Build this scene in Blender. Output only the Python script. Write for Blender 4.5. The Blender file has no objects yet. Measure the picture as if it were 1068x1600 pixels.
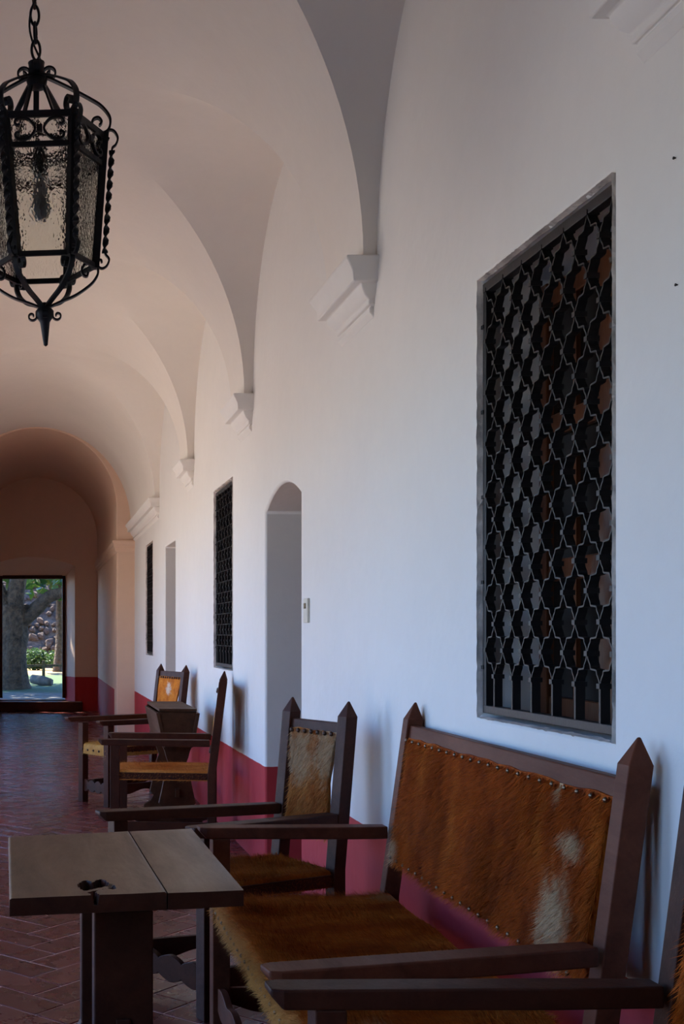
import bpy, bmesh, math, random
from mathutils import Vector, Matrix, noise
random.seed(7)
PI = math.pi
SC = bpy.context.scene
COL = SC.collection

# ------------------------------------------------------------------ camera, light, exposure
F = 1850.0                 # focal length in pixels of the 1068x1600 frame
W = 1.25                   # centre line of the gallery to the right wall
H = 1.30                   # eye height
cam_d = bpy.data.cameras.new('camera')
cam_d.sensor_fit = 'VERTICAL'
cam_d.sensor_height = 36.0
cam_d.lens = 36.0 * F / 1600.0
cam_d.shift_x = (534 - 57) / 1600.0
cam_d.shift_y = (990 - 800) / 1600.0
cam_d.clip_start = 0.05
cam_d.clip_end = 500
cam = bpy.data.objects.new('camera', cam_d)
cam.location = (0, 0, H)
cam.rotation_euler = (PI / 2, 0, 0)
COL.objects.link(cam)
SC.camera = cam

world = bpy.data.worlds.new('sky')
SC.world = world
world.use_nodes = True
wn = world.node_tree
wn.nodes.clear()
sky = wn.nodes.new('ShaderNodeTexSky')
sky.sky_type = 'NISHITA'
sky.sun_disc = False
sky.sun_elevation = math.radians(57)
sky.sun_rotation = math.radians(-40)
sky.air_density = 1.2
sky.dust_density = 0.4
sky.ozone_density = 4.0
bg = wn.nodes.new('ShaderNodeBackground')
bg.inputs[1].default_value = 0.42
wo = wn.nodes.new('ShaderNodeOutputWorld')
tint = wn.nodes.new('ShaderNodeMix')
tint.data_type = 'RGBA'
tint.blend_type = 'MULTIPLY'
tint.inputs[0].default_value = 1.0
tint.inputs[7].default_value = (0.50, 0.77, 1.22, 1.0)   # cool white balance of the photograph
wn.links.new(sky.outputs[0], tint.inputs[6])
wn.links.new(tint.outputs[2], bg.inputs[0])
wn.links.new(bg.outputs[0], wo.inputs[0])

sun_d = bpy.data.lights.new('sun', 'SUN')
sun_d.energy = 14.0
sun_d.color = (1.0, 0.96, 0.84)
sun_d.angle = math.radians(0.6)
sun = bpy.data.objects.new('sun', sun_d)
sun.rotation_euler = Vector((0.42, -0.50, -1.0)).to_track_quat('-Z', 'Y').to_euler()
COL.objects.link(sun)

SC.view_settings.view_transform = 'Standard'
SC.view_settings.look = 'None'
SC.view_settings.gamma = 1.0
SC.view_settings.use_curve_mapping = False
SC.view_settings.exposure = 1.02
SC.cycles.max_bounces = 12
SC.cycles.diffuse_bounces = 7
SC.cycles.glossy_bounces = 4
SC.cycles.transmission_bounces = 8
SC.cycles.transparent_max_bounces = 12
SC.cycles.caustics_reflective = False
SC.cycles.caustics_refractive = False
SC.cycles.sample_clamp_indirect = 6.0

# ------------------------------------------------------------------ helpers
ORG = {}


def tag(o, label=None, cat=None, group=None, kind=None):
    if label: o['label'] = label
    if cat: o['category'] = cat
    if group: o['group'] = group
    if kind: o['kind'] = kind
    return o


def empty(name, loc):
    o = bpy.data.objects.new(name, None)
    o.empty_display_size = 0.1
    COL.objects.link(o)
    o.location = loc
    ORG[o] = Vector(loc)
    return o


def put(name, me, parent=None, loc=None):
    """link mesh data as an object; loc is relative to the parent"""
    o = bpy.data.objects.new(name, me)
    COL.objects.link(o)
    if parent is not None:
        o.parent = parent
        ORG[o] = ORG.get(parent, Vector((0, 0, 0)))
    if loc is not None:
        o.location = loc
    return o


class MB:
    """collects faces in world coordinates; build() links them as one mesh object"""

    def __init__(self):
        self.v = []
        self.f = []

    def quad(self, a, b, c, d):
        n = len(self.v)
        self.v += [Vector(a), Vector(b), Vector(c), Vector(d)]
        self.f.append((n, n + 1, n + 2, n + 3))

    def poly(self, pts):
        n = len(self.v)
        self.v += [Vector(p) for p in pts]
        self.f.append(tuple(range(n, n + len(pts))))

    def loft(self, rings, cap=True, closed=True):
        n0 = len(self.v)
        m = len(rings[0])
        for r in rings:
            self.v += [Vector(p) for p in r]
        for i in range(len(rings) - 1):
            for j in range(m if closed else m - 1):
                k = (j + 1) % m
                a, b = n0 + i * m, n0 + (i + 1) * m
                self.f.append((a + j, a + k, b + k, b + j))
        if cap:
            self.f.append(tuple(n0 + j for j in reversed(range(m))))
            self.f.append(tuple(n0 + (len(rings) - 1) * m + j for j in range(m)))

    def box(self, x0, x1, y0, y1, z0, z1):
        self.loft([[(x0, y0, z), (x1, y0, z), (x1, y1, z), (x0, y1, z)] for z in (z0, z1)])

    def beam(self, p0, p1, w, h, up=(0, 0, 1)):
        """bar from p0 to p1; w across, h along up, centred on the line"""
        p0, p1 = Vector(p0), Vector(p1)
        d = (p1 - p0).normalized()
        s = d.cross(Vector(up)).normalized()
        u = s.cross(d).normalized()
        self.loft([[p - s * w / 2 - u * h / 2, p + s * w / 2 - u * h / 2, p + s * w / 2 + u * h / 2,
                    p - s * w / 2 + u * h / 2] for p in (p0, p1)])

    def board(self, prof, a, b, c, thick):
        """2D outline prof [(s,t)] in the plane origin a, axes b (s) and c (t), extruded by thick along b x c"""
        b, c = Vector(b).normalized(), Vector(c).normalized()
        n = b.cross(c).normalized()
        a = Vector(a)
        r0 = [a + b * s + c * t - n * thick / 2 for s, t in prof]
        r1 = [a + b * s + c * t + n * thick / 2 for s, t in prof]
        self.loft([r0, r1])

    def strip(self, top, bot, thick_vec):
        """wavy board: matching lists of points along its upper and lower edge, thickened by thick_vec"""
        t = Vector(thick_vec)
        rings = []
        for p, q in zip(top, bot):
            p, q = Vector(p), Vector(q)
            rings.append([p - t / 2, p + t / 2, q + t / 2, q - t / 2])
        self.loft(rings)

    def tube(self, pts, r, n=8, cap=True, flat=None, closed=False):
        """tube along pts; r number or list; flat=(vec,w,h) makes a rectangular flat bar"""
        pts = [Vector(p) for p in pts]
        rings = []
        prev = None
        m = len(pts)
        for i, p in enumerate(pts):
            if closed:
                d = pts[(i + 1) % m] - pts[i - 1]
            else:
                d = pts[min(i + 1, m - 1)] - pts[max(i - 1, 0)]
            d.normalize()
            if flat:
                s = Vector(flat[0]).normalized()
                u = d.cross(s).normalized()
                w, h = flat[1] / 2, flat[2] / 2
                rings.append([p - s * w - u * h, p + s * w - u * h, p + s * w + u * h, p - s * w + u * h])
                continue
            if prev is None:
                prev = d.orthogonal().normalized()
            prev = (prev - d * prev.dot(d)).normalized()
            q = d.cross(prev)
            rr = r[i] if isinstance(r, (list, tuple)) else r
            rings.append([p + (prev * math.cos(2 * PI * k / n) + q * math.sin(2 * PI * k / n)) * rr for k in range(n)])
        if closed:
            rings.append(rings[0])
            cap = False
        self.loft(rings, cap)

    def lathe(self, prof, c, n=16):
        c = Vector(c)
        rings = [[c + Vector((r * math.cos(2 * PI * k / n), r * math.sin(2 * PI * k / n), z)) for k in range(n)] for r, z in prof]
        self.loft(rings)

    def mesh(self, name, org=(0, 0, 0), merge=True, smooth=None):
        me = bpy.data.meshes.new(name)
        o = Vector(org)
        me.from_pydata([v - o for v in self.v], [], self.f)
        if merge:
            bm = bmesh.new()
            bm.from_mesh(me)
            bmesh.ops.remove_doubles(bm, verts=bm.verts, dist=1e-5)
            bmesh.ops.recalc_face_normals(bm, faces=bm.faces)
            bm.to_mesh(me)
            bm.free()
        if smooth is not None:
            me.polygons.foreach_set('use_smooth', [True] * len(me.polygons))
            if smooth < 180:
                me.set_sharp_from_angle(angle=math.radians(smooth))
        me.update()
        return me

    def build(self, name, m, parent=None, smooth=None, bevel=None, merge=True):
        org = ORG.get(parent, Vector((0, 0, 0))) if parent is not None else Vector((0, 0, 0))
        me = self.mesh(name, org, merge, smooth)
        me.materials.append(m)
        o = put(name, me, parent)
        if bevel:
            b = o.modifiers.new('bevel', 'BEVEL')
            b.width = bevel
            b.segments = 2
            b.limit_method = 'ANGLE'
            b.angle_limit = math.radians(40)
            b.harden_normals = False
        return o


def copy_tree(o, parent=None, delta=(0, 0, 0)):
    c = o.copy()
    COL.objects.link(c)
    c.parent = parent
    if parent is None:
        c.location = o.location + Vector(delta)
    ORG[c] = ORG.get(o, Vector((0, 0, 0))) + Vector(delta)
    for ch in list(o.children):
        copy_tree(ch, c, delta)
    return c


# ------------------------------------------------------------------ materials
def new_mat(name):
    m = bpy.data.materials.new(name)
    m.use_nodes = True
    nt = m.node_tree
    nt.nodes.clear()
    out = nt.nodes.new('ShaderNodeOutputMaterial')
    b = nt.nodes.new('ShaderNodeBsdfPrincipled')
    nt.links.new(b.outputs[0], out.inputs[0])
    return m, nt, b


def N(nt, typ, **kw):
    n = nt.nodes.new(typ)
    for k, v in kw.items():
        if k.startswith('i_'):
            n.inputs[int(k[2:])].default_value = v
        else:
            setattr(n, k, v)
    return n


def L(nt, a, b):
    nt.links.new(a, b)


def noise_tex(nt, vec, scale, detail=4, rough=0.6, dist=0.0):
    n = N(nt, 'ShaderNodeTexNoise')
    n.inputs['Scale'].default_value = scale
    n.inputs['Detail'].default_value = detail
    n.inputs['Roughness'].default_value = rough
    n.inputs['Distortion'].default_value = dist
    if vec is not None:
        L(nt, vec, n.inputs['Vector'])
    return n.outputs['Fac']


def ramp(nt, fac, stops):
    r = N(nt, 'ShaderNodeValToRGB')
    el = r.color_ramp.elements
    while len(el) < len(stops):
        el.new(0.5)
    for e, (p, c) in zip(el, stops):
        e.position = p
        e.color = (c[0], c[1], c[2], 1) if isinstance(c, (tuple, list)) else (c, c, c, 1)
    L(nt, fac, r.inputs[0])
    return r.outputs[0]


def mix(nt, fac, a, b, mode='MIX'):
    m = N(nt, 'ShaderNodeMix', data_type='RGBA', blend_type=mode)
    for sock, val in ((m.inputs[0], fac), (m.inputs[6], a), (m.inputs[7], b)):
        if isinstance(val, (int, float)):
            sock.default_value = val
        elif isinstance(val, (tuple, list)):
            sock.default_value = (val[0], val[1], val[2], 1)
        else:
            L(nt, val, sock)
    return m.outputs[2]


def math_n(nt, op, a, b=None):
    m = N(nt, 'ShaderNodeMath', operation=op)
    for i, val in enumerate((a, b)):
        if val is None: continue
        if isinstance(val, (int, float)):
            m.inputs[i].default_value = val
        else:
            L(nt, val, m.inputs[i])
    return m.outputs[0]


def bump(nt, b, h, strength=0.3, dist=0.01, normal=None):
    n = N(nt, 'ShaderNodeBump')
    n.inputs['Strength'].default_value = strength
    n.inputs['Distance'].default_value = dist
    L(nt, h, n.inputs['Height'])
    if normal is not None: L(nt, normal, n.inputs['Normal'])
    L(nt, n.outputs[0], b.inputs['Normal'])
    return n.outputs[0]


def pos_obj(nt):
    return N(nt, 'ShaderNodeTexCoord').outputs['Object']


def mapping(nt, vec, scale=(1, 1, 1), rot=(0, 0, 0)):
    m = N(nt, 'ShaderNodeMapping')
    L(nt, vec, m.inputs[0])
    m.inputs['Scale'].default_value = scale
    m.inputs['Rotation'].default_value = rot
    return m.outputs[0]


def m_plaster(name, dado=None, white=(0.80, 0.765, 0.715)):
    m, nt, b = new_mat(name)
    p = pos_obj(nt)
    big = noise_tex(nt, p, 0.9, 5, 0.6)
    fine = noise_tex(nt, p, 14, 6, 0.65)
    c = ramp(nt, big, [(0.3, [v * 0.94 for v in white]), (0.7, white)])
    c = mix(nt, 0.06, c, fine, 'MULTIPLY')
    # small stains and scratches
    st = noise_tex(nt, mapping(nt, p, (2.5, 2.5, 0.5)), 5.0, 8, 0.75)
    c = mix(nt, ramp(nt, st, [(0.70, 0.0), (0.78, 0.35)]), c, (0.50, 0.45, 0.40))
    if dado is not None:
        sep = N(nt, 'ShaderNodeSeparateXYZ')
        L(nt, p, sep.inputs[0])
        wob = math_n(nt, 'MULTIPLY', math_n(nt, 'SUBTRACT', noise_tex(nt, p, 6, 3), 0.5), 0.012)
        zz = math_n(nt, 'ADD', sep.outputs[2], wob)
        fac = math_n(nt, 'LESS_THAN', zz, dado)
        red = ramp(nt, noise_tex(nt, p, 3.0, 5), [(0.3, (0.40, 0.028, 0.033)), (0.7, (0.47, 0.038, 0.040))])
        c = mix(nt, fac, c, red)
    L(nt, c, b.inputs['Base Color'])
    b.inputs['Roughness'].default_value = 0.75
    b.inputs['Specular IOR Level'].default_value = 0.25
    h = math_n(nt, 'ADD', math_n(nt, 'MULTIPLY', noise_tex(nt, p, 2.2, 4), 2.2), math_n(nt, 'MULTIPLY', fine, 0.35))
    bump(nt, b, h, 0.35, 0.012)
    return m


def m_wood(name, dark, light, rough=0.42, scale=1.0, axis=(1, 1, 1), spec=0.12):
    m, nt, b = new_mat(name)
    p = pos_obj(nt)
    g = noise_tex(nt, mapping(nt, p, axis), 9 * scale, 8, 0.7, 0.4)
    g2 = noise_tex(nt, mapping(nt, p, [a * 4 for a in axis]), 22 * scale, 4, 0.6)
    c = ramp(nt, g, [(0.25, dark), (0.75, light)])
    c = mix(nt, 0.25, c, g2, 'MULTIPLY')
    L(nt, c, b.inputs['Base Color'])
    L(nt, ramp(nt, g, [(0.2, rough + 0.1), (0.8, rough - 0.06)]), b.inputs['Roughness'])
    b.inputs['Specular IOR Level'].default_value = spec
    bump(nt, b, math_n(nt, 'ADD', g, math_n(nt, 'MULTIPLY', g2, 0.6)), 0.25, 0.004)
    return m


def m_hide(name, deep, mid, lightc, spots=(), scale=1.0, white=(0.66, 0.45, 0.24), stretch=(1, 1, 1), edge=0.9):
    """cow hide: streaky brown with pale patches (spots: centre, radii in object space)"""
    m, nt, b = new_mat(name)
    p = pos_obj(nt)
    big = noise_tex(nt, mapping(nt, p, stretch), 4.0 * scale, 5, 0.6, 0.3)
    hair = noise_tex(nt, mapping(nt, p, [s * 2.2 for s in stretch]), 42 * scale, 4, 0.7, 0.2)
    med = noise_tex(nt, mapping(nt, p, stretch), 13 * scale, 5, 0.65, 0.8)
    bm_ = math_n(nt, 'ADD', math_n(nt, 'MULTIPLY', big, 0.6), math_n(nt, 'MULTIPLY', med, 0.4))
    c = ramp(nt, bm_, [(0.36, deep), (0.50, mid), (0.66, lightc)])
    c = mix(nt, 0.50, c, ramp(nt, hair, [(0.3, 0.45), (0.7, 1.25)]), 'MULTIPLY')
    isl = N(nt, 'ShaderNodeNewGeometry').outputs['Random Per Island']
    c = mix(nt, 1.0, c, ramp(nt, isl, [(0.0, 0.62), (1.0, 1.35)]), 'MULTIPLY')
    for sp_ in spots:
        ctr, rad = sp_[0], sp_[1]
        wcol = sp_[2] if len(sp_) > 2 else white
        v = N(nt, 'ShaderNodeVectorMath', operation='SUBTRACT')
        L(nt, p, v.inputs[0]); v.inputs[1].default_value = ctr
        v2 = N(nt, 'ShaderNodeVectorMath', operation='DIVIDE')
        L(nt, v.outputs[0], v2.inputs[0]); v2.inputs[1].default_value = rad
        ln = N(nt, 'ShaderNodeVectorMath', operation='LENGTH')
        L(nt, v2.outputs[0], ln.inputs[0])
        d = math_n(nt, 'ADD', ln.outputs['Value'], math_n(nt, 'MULTIPLY', math_n(nt, 'SUBTRACT', noise_tex(nt, mapping(nt, p, stretch), 30, 5, 0.75), 0.5), 3.0))
        c = mix(nt, ramp(nt, d, [(edge - 0.5, 0.8), (edge + 0.05, 0.0)]), c, mix(nt, 0.4, wcol, ramp(nt, hair, [(0.3, 0.5), (0.7, 1.2)]), 'MULTIPLY'))
    L(nt, c, b.inputs['Base Color'])
    b.inputs['Roughness'].default_value = 0.7
    b.inputs['Specular IOR Level'].default_value = 0.08
    bump(nt, b, hair, 0.7, 0.006)
    return m


def m_simple(name, col, rough=0.5, metal=0.0, bump_scale=None, bump_str=0.2, var=0.15, bdist=0.004):
    m, nt, b = new_mat(name)
    p = pos_obj(nt)
    c = ramp(nt, noise_tex(nt, p, 8, 5), [(0.3, [v * (1 - var) for v in col]), (0.7, [v * (1 + var) for v in col])])
    L(nt, c, b.inputs['Base Color'])
    b.inputs['Roughness'].default_value = rough
    b.inputs['Metallic'].default_value = metal
    if bump_scale:
        bump(nt, b, noise_tex(nt, p, bump_scale, 4), bump_str, bdist)
    return m


ZD = 0.571
M = {}
M['plaster'] = m_plaster('white_plaster')
M['plaster_dado'] = m_plaster('white_plaster_red_dado', ZD)
M['vault'] = m_plaster('vault_plaster', None, (0.78, 0.72, 0.645))
M['plaster_far'] = m_plaster('bounce_tinted_plaster', None, (0.76, 0.55, 0.41))  # warm bounce light of the far room put into its plaster colour
M['plaster_far_dado'] = m_plaster('bounce_tinted_plaster_red_dado', ZD, (0.76, 0.55, 0.41))
M['plaster_rough'] = m_simple('broken_plaster', (0.55, 0.49, 0.44), 0.9, 0, 80, 0.8, 0.5)
M['wood'] = m_wood('dark_stained_wood', (0.032, 0.0085, 0.0045), (0.085, 0.025, 0.012), 0.46, 1.0, (1, 1, 1))
M['wood_bench'] = m_wood('red_brown_wood', (0.075, 0.018, 0.0085), (0.175, 0.050, 0.023), 0.48, 1.0, (1, 0.25, 1))
M['wood_table'] = m_wood('worn_table_wood', (0.075, 0.034, 0.015), (0.215, 0.110, 0.055), 0.36, 1.0, (1.0, 0.18, 1), 0.3)
M['wood_trough'] = m_wood('brown_trough_wood', (0.040, 0.016, 0.008), (0.11, 0.046, 0.022), 0.45, 1.0, (1, 0.3, 1))
M['casement'] = m_wood('varnished_casement_wood', (0.050, 0.014, 0.006), (0.13, 0.04, 0.014), 0.30, 1.0, (1, 1, 0.2))
M['iron'] = m_simple('wrought_iron', (0.012, 0.010, 0.011), 0.48, 0.6, 60, 0.3)
M['iron_lattice'] = m_simple('painted_iron_lattice', (0.016, 0.013, 0.013), 0.5, 0.3, 60, 0.2)
M['iron_rust'] = m_simple('rusty_chain_iron', (0.07, 0.022, 0.012), 0.6, 0.4, 60, 0.3)
M['stud'] = m_simple('aged_brass_stud', (0.20, 0.13, 0.08), 0.32, 0.9)
M['stud_dark'] = m_simple('dark_iron_stud', (0.06, 0.03, 0.02), 0.4, 0.7)
M['switch'] = m_simple('ivory_switch_plastic', (0.62, 0.56, 0.44), 0.4)
M['switch_brass'] = m_simple('dull_switch_key', (0.30, 0.22, 0.12), 0.4)
M['dark_glass'] = m_simple('dark_window_glass', (0.010, 0.008, 0.007), 0.08)
M['bark'] = m_simple('rough_bark', (0.075, 0.048, 0.028), 0.9, 0, 7, 1.0, 0.6, 0.12)


def tile_material():
    m, nt, b = new_mat('polished_clay_tile')
    p = pos_obj(nt)
    geo = N(nt, 'ShaderNodeNewGeometry')
    oi = N(nt, 'ShaderNodeObjectInfo')
    rnd = math_n(nt, 'FRACT', math_n(nt, 'ADD', geo.outputs['Random Per Island'], oi.outputs['Random']))
    base = ramp(nt, rnd, [(0.0, (0.105, 0.018, 0.014)), (0.5, (0.135, 0.025, 0.019)), (1.0, (0.165, 0.034, 0.026))])
    n = noise_tex(nt, geo.outputs['Position'], 7, 6, 0.65)
    c = mix(nt, 0.5, base, ramp(nt, n, [(0.3, 0.65), (0.7, 1.15)]), 'MULTIPLY')
    L(nt, c, b.inputs['Base Color'])
    L(nt, ramp(nt, n, [(0.3, 0.22), (0.7, 0.34)]), b.inputs['Roughness'])
    b.inputs['Specular IOR Level'].default_value = 0.38
    bump(nt, b, noise_tex(nt, geo.outputs['Position'], 9, 3), 0.02, 0.003)
    return m


M['tile'] = tile_material()
M['mortar'] = m_simple('pale_mortar', (0.72, 0.48, 0.42), 0.8, 0, 60, 0.3)


def glass_material():
    m, nt, b = new_mat('hammered_glass')
    p = pos_obj(nt)
    vo = N(nt, 'ShaderNodeTexVoronoi')
    vo.inputs['Scale'].default_value = 150
    L(nt, mapping(nt, p, (1, 1, 0.7)), vo.inputs['Vector'])
    b.inputs['Base Color'].default_value = (0.90, 0.93, 0.89, 1)
    b.inputs['Roughness'].default_value = 0.12
    b.inputs['Transmission Weight'].default_value = 1.0
    b.inputs['IOR'].default_value = 1.15
    bump(nt, b, vo.outputs['Distance'], 0.55, 0.006)
    return m


M['glass'] = glass_material()
mb_, nt_, bs_ = new_mat('frosted_bulb_glass')
bs_.inputs['Base Color'].default_value = (0.75, 0.80, 0.85, 1)
bs_.inputs['Roughness'].default_value = 0.35
bs_.inputs['Transmission Weight'].default_value = 0.15
L(nt_, ramp(nt_, noise_tex(nt_, pos_obj(nt_), 30), [(0.3, (0.7, 0.76, 0.82)), (0.7, (0.8, 0.84, 0.88))]), bs_.inputs['Base Color'])
M['bulb'] = mb_


def ground_material():
    m, nt, b = new_mat('courtyard_ground')
    p = pos_obj(nt)
    n = noise_tex(nt, p, 0.35, 6, 0.6)
    fine = noise_tex(nt, p, 9, 6, 0.7)
    sand = ramp(nt, fine, [(0.3, (0.40, 0.36, 0.30)), (0.7, (0.52, 0.47, 0.40))])
    c = mix(nt, ramp(nt, n, [(0.55, 0.0), (0.66, 0.6)]), sand, (0.14, 0.15, 0.05))
    L(nt, c, b.inputs['Base Color'])
    b.inputs['Roughness'].default_value = 0.95
    bump(nt, b, fine, 0.5, 0.03)
    return m


def lawn_material():
    m, nt, b = new_mat('lawn_and_gravel')
    p = pos_obj(nt)
    sep = N(nt, 'ShaderNodeSeparateXYZ')
    L(nt, p, sep.inputs[0])
    fine = noise_tex(nt, p, 7, 6, 0.75)
    yy = math_n(nt, 'ADD', sep.outputs[1], math_n(nt, 'MULTIPLY', math_n(nt, 'SUBTRACT', noise_tex(nt, p, 0.8, 4), 0.5), 5.0))
    grass = ramp(nt, fine, [(0.3, (0.026, 0.048, 0.011)), (0.7, (0.065, 0.11, 0.026))])
    gravel = ramp(nt, fine, [(0.3, (0.06, 0.055, 0.05)), (0.7, (0.12, 0.115, 0.105))])
    dirt = ramp(nt, fine, [(0.3, (0.26, 0.15, 0.05)), (0.7, (0.36, 0.23, 0.09))])
    near = ramp(nt, math_n(nt, 'DIVIDE', yy, 60.0), [(0.455, 0.0), (0.475, 1.0)])
    far = ramp(nt, math_n(nt, 'DIVIDE', yy, 60.0), [(0.64, 0.0), (0.67, 1.0)])
    c = mix(nt, near, gravel, grass)
    c = mix(nt, far, c, dirt)
    L(nt, c, b.inputs['Base Color'])
    b.inputs['Roughness'].default_value = 0.95
    bump(nt, b, fine, 0.6, 0.03)
    return m


def leaf_material(name, a, c2):
    m, nt, b = new_mat(name)
    geo = N(nt, 'ShaderNodeNewGeometry')
    c = ramp(nt, geo.outputs['Random Per Island'], [(0.0, a), (1.0, c2)])
    L(nt, c, b.inputs['Base Color'])
    b.inputs['Roughness'].default_value = 0.5
    tr = N(nt, 'ShaderNodeBsdfTranslucent')
    L(nt, c, tr.inputs[0])
    ms = N(nt, 'ShaderNodeMixShader', i_0=0.45)
    L(nt, b.outputs[0], ms.inputs[1])
    L(nt, tr.outputs[0], ms.inputs[2])
    out = [n for n in nt.nodes if n.type == 'OUTPUT_MATERIAL'][0]
    L(nt, ms.outputs[0], out.inputs[0])
    return m


M['ground'] = ground_material()
M['lawn'] = lawn_material()
M['leaf'] = leaf_material('green_leaves', (0.03, 0.075, 0.018), (0.16, 0.24, 0.035))
M['leaf_dark'] = leaf_material('dark_green_leaves', (0.02, 0.05, 0.015), (0.08, 0.14, 0.03))
M['stone_a'] = m_simple('rubble_stone', (0.12, 0.075, 0.050), 0.95, 0, 10, 1.0, 0.5, 0.06)
M['log'] = m_simple('weathered_log', (0.12, 0.10, 0.085), 0.9, 0, 20, 0.8, 0.3)

# ------------------------------------------------------------------ the setting
ZS = H + 1.107 * W          # springing of the vault
RX, RZ = 1.20, 1.25         # barrel half-width and rise
ZW = 4.05                   # top of the walls
Y_BACK, Y_ARCH, Y_END = -5.6, 15.1, 19.9
CAPS = [(-5.6, -5.1), (-3.1, -2.6), (-0.58, -0.1), (1.92, 2.48), (4.35, 4.89), (6.84, 7.30), (9.40, 9.85), (12.05, 15.1)]
BAYS = [((CAPS[i][1] + CAPS[i + 1][0]) / 2, (CAPS[i + 1][0] - CAPS[i][1]) / 2) for i in range(len(CAPS) - 1)]


def wy(px):                 # depth of a point on the right wall seen at column px
    return F * W / (px - 57.0)


def holed_wall(xface, holes, y0, y1, zt, side, name, mt, zb=0.0, bevel=0.012):
    """wall plane at x = xface with rectangular or arched recesses; side=+1 recess towards +x"""
    ys = {round(y0, 4), round(y1, 4)}
    for h in holes:
        n = h.get('n', 1)
        for k in range(n + 1):
            ys.add(round(h['y0'] + (h['y1'] - h['y0']) * k / n, 4))
    ys = sorted(ys)

    def hole_in(a, b):
        m = (a + b) / 2
        for h in holes:
            if h['y0'] < m < h['y1']:
                return h
        return None

    def levels(y):
        z = {zb, zt}
        for h in holes:
            if h['y0'] - 1e-3 <= y <= h['y1'] + 1e-3:
                z.add(max(h['z0'], zb))
                z.add(round(h['top'](y), 5))
        return sorted(z)
    mb = MB()
    for a, b in zip(ys[:-1], ys[1:]):
        h = hole_in(a, b)
        la, lb = levels(a), levels(b)
        if h is None:
            mb.poly([(xface, a, z) for z in la] + [(xface, b, z) for z in reversed(lb)])
        else:
            if h['z0'] > zb:
                mb.quad((xface, a, zb), (xface, a, h['z0']), (xface, b, h['z0']), (xface, b, zb))
            ta, tb = round(h['top'](a), 5), round(h['top'](b), 5)
            mb.quad((xface, a, ta), (xface, a, zt), (xface, b, zt), (xface, b, tb))
    for h in holes:
        n = h.get('n', 1)
        d = side * h['depth']
        x1 = xface + d
        yy = [round(h['y0'] + (h['y1'] - h['y0']) * k / n, 4) for k in range(n + 1)]
        z0 = max(h['z0'], zb)
        for a, b in zip(yy[:-1], yy[1:]):
            ta, tb = round(h['top'](a), 5), round(h['top'](b), 5)
            mb.quad((xface, a, ta), (x1, a, ta), (x1, b, tb), (xface, b, tb))
            if h['z0'] > zb:
                mb.quad((xface, a, z0), (x1, a, z0), (x1, b, z0), (xface, b, z0))
            if h.get('back', True):
                mb.quad((x1, a, z0), (x1, a, ta), (x1, b, tb), (x1, b, z0))
        for y in (yy[0], yy[-1]):
            t = round(h['top'](y), 5)
            mb.quad((xface, y, z0), (x1, y, z0), (x1, y, t), (xface, y, t))
    o = mb.build(name, mt, None, 45, bevel)
    tag(o, kind='structure')
    return o


def seg_top(c, half, spring, rise):
    def f(y):
        t = max(-1.0, min(1.0, (y - c) / half))
        return spring + rise * math.sqrt(max(0.0, 1 - t * t)) if rise >= half * 0.95 else spring + rise * (1 - t * t)
    return f


WIN_Z0, WIN_Z1 = 1.065, 2.2975
WINS = [(2.567, 3.352), (7.55, 8.335), (12.72, 13.505)]
rh = []
for a, b in WINS:
    random.seed(int(a * 100))
    jit = {}

    def wtop(y, a=a):
        return WIN_Z1 + 0.006 * noise.noise(Vector((y * 18, a, 3)))
    rh.append(dict(y0=a, y1=b, z0=WIN_Z0, top=wtop, depth=0.26, n=24))
d1c, d1h = (5.60 + 6.48) / 2, 0.44
rh.append(dict(y0=5.60, y1=6.48, z0=0.0, top=seg_top(d1c, d1h, 1.965, 0.10), depth=0.42, n=14))
rh.append(dict(y0=10.66, y1=11.56, z0=0.0, top=lambda y: 2.145, depth=0.42, n=1))
wall_r = holed_wall(W, rh, Y_BACK, Y_ARCH + 0.4, ZW, 1, 'wall_right', M['plaster_dado'])
tag(wall_r, 'long white plastered wall with a red painted dado along the gallery', kind='structure')

# outer left arcade: a wall with arched openings on to the courtyard
lh = []
for c, a in BAYS[2:] + [(13.75, 0.66)]:  # rear bays left shut to darken; small far opening added to brighten the archway
    hw = min(0.93, a - 0.1)
    lh.append(dict(y0=c - hw, y1=c + hw, z0=0.0, top=seg_top(c, hw, 1.66, hw), depth=0.5, n=20, back=False))
wall_l = holed_wall(-W, lh, Y_BACK, Y_ARCH + 0.4, ZW, -1, 'wall_left', M['plaster_dado'])
tag(wall_l, 'white plastered arcade wall open to the courtyard', kind='structure')
wlo = holed_wall(-W - 0.5, [dict(h, depth=0.02) for h in lh], Y_BACK, Y_ARCH + 0.4, ZW, 1, 'wall_outer', M['plaster'], 0.0, None)
tag(wlo, 'outer face of the white arcade wall', kind='structure')

# the vault: groin webs over each bay and the barrel strips between them
mb = MB()
NT = 26
th = [PI / 2 * k / NT for k in range(NT + 1)]


def barrel(t, s):
    return s * RX * math.cos(t), ZS + RZ * math.sin(t)


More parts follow.
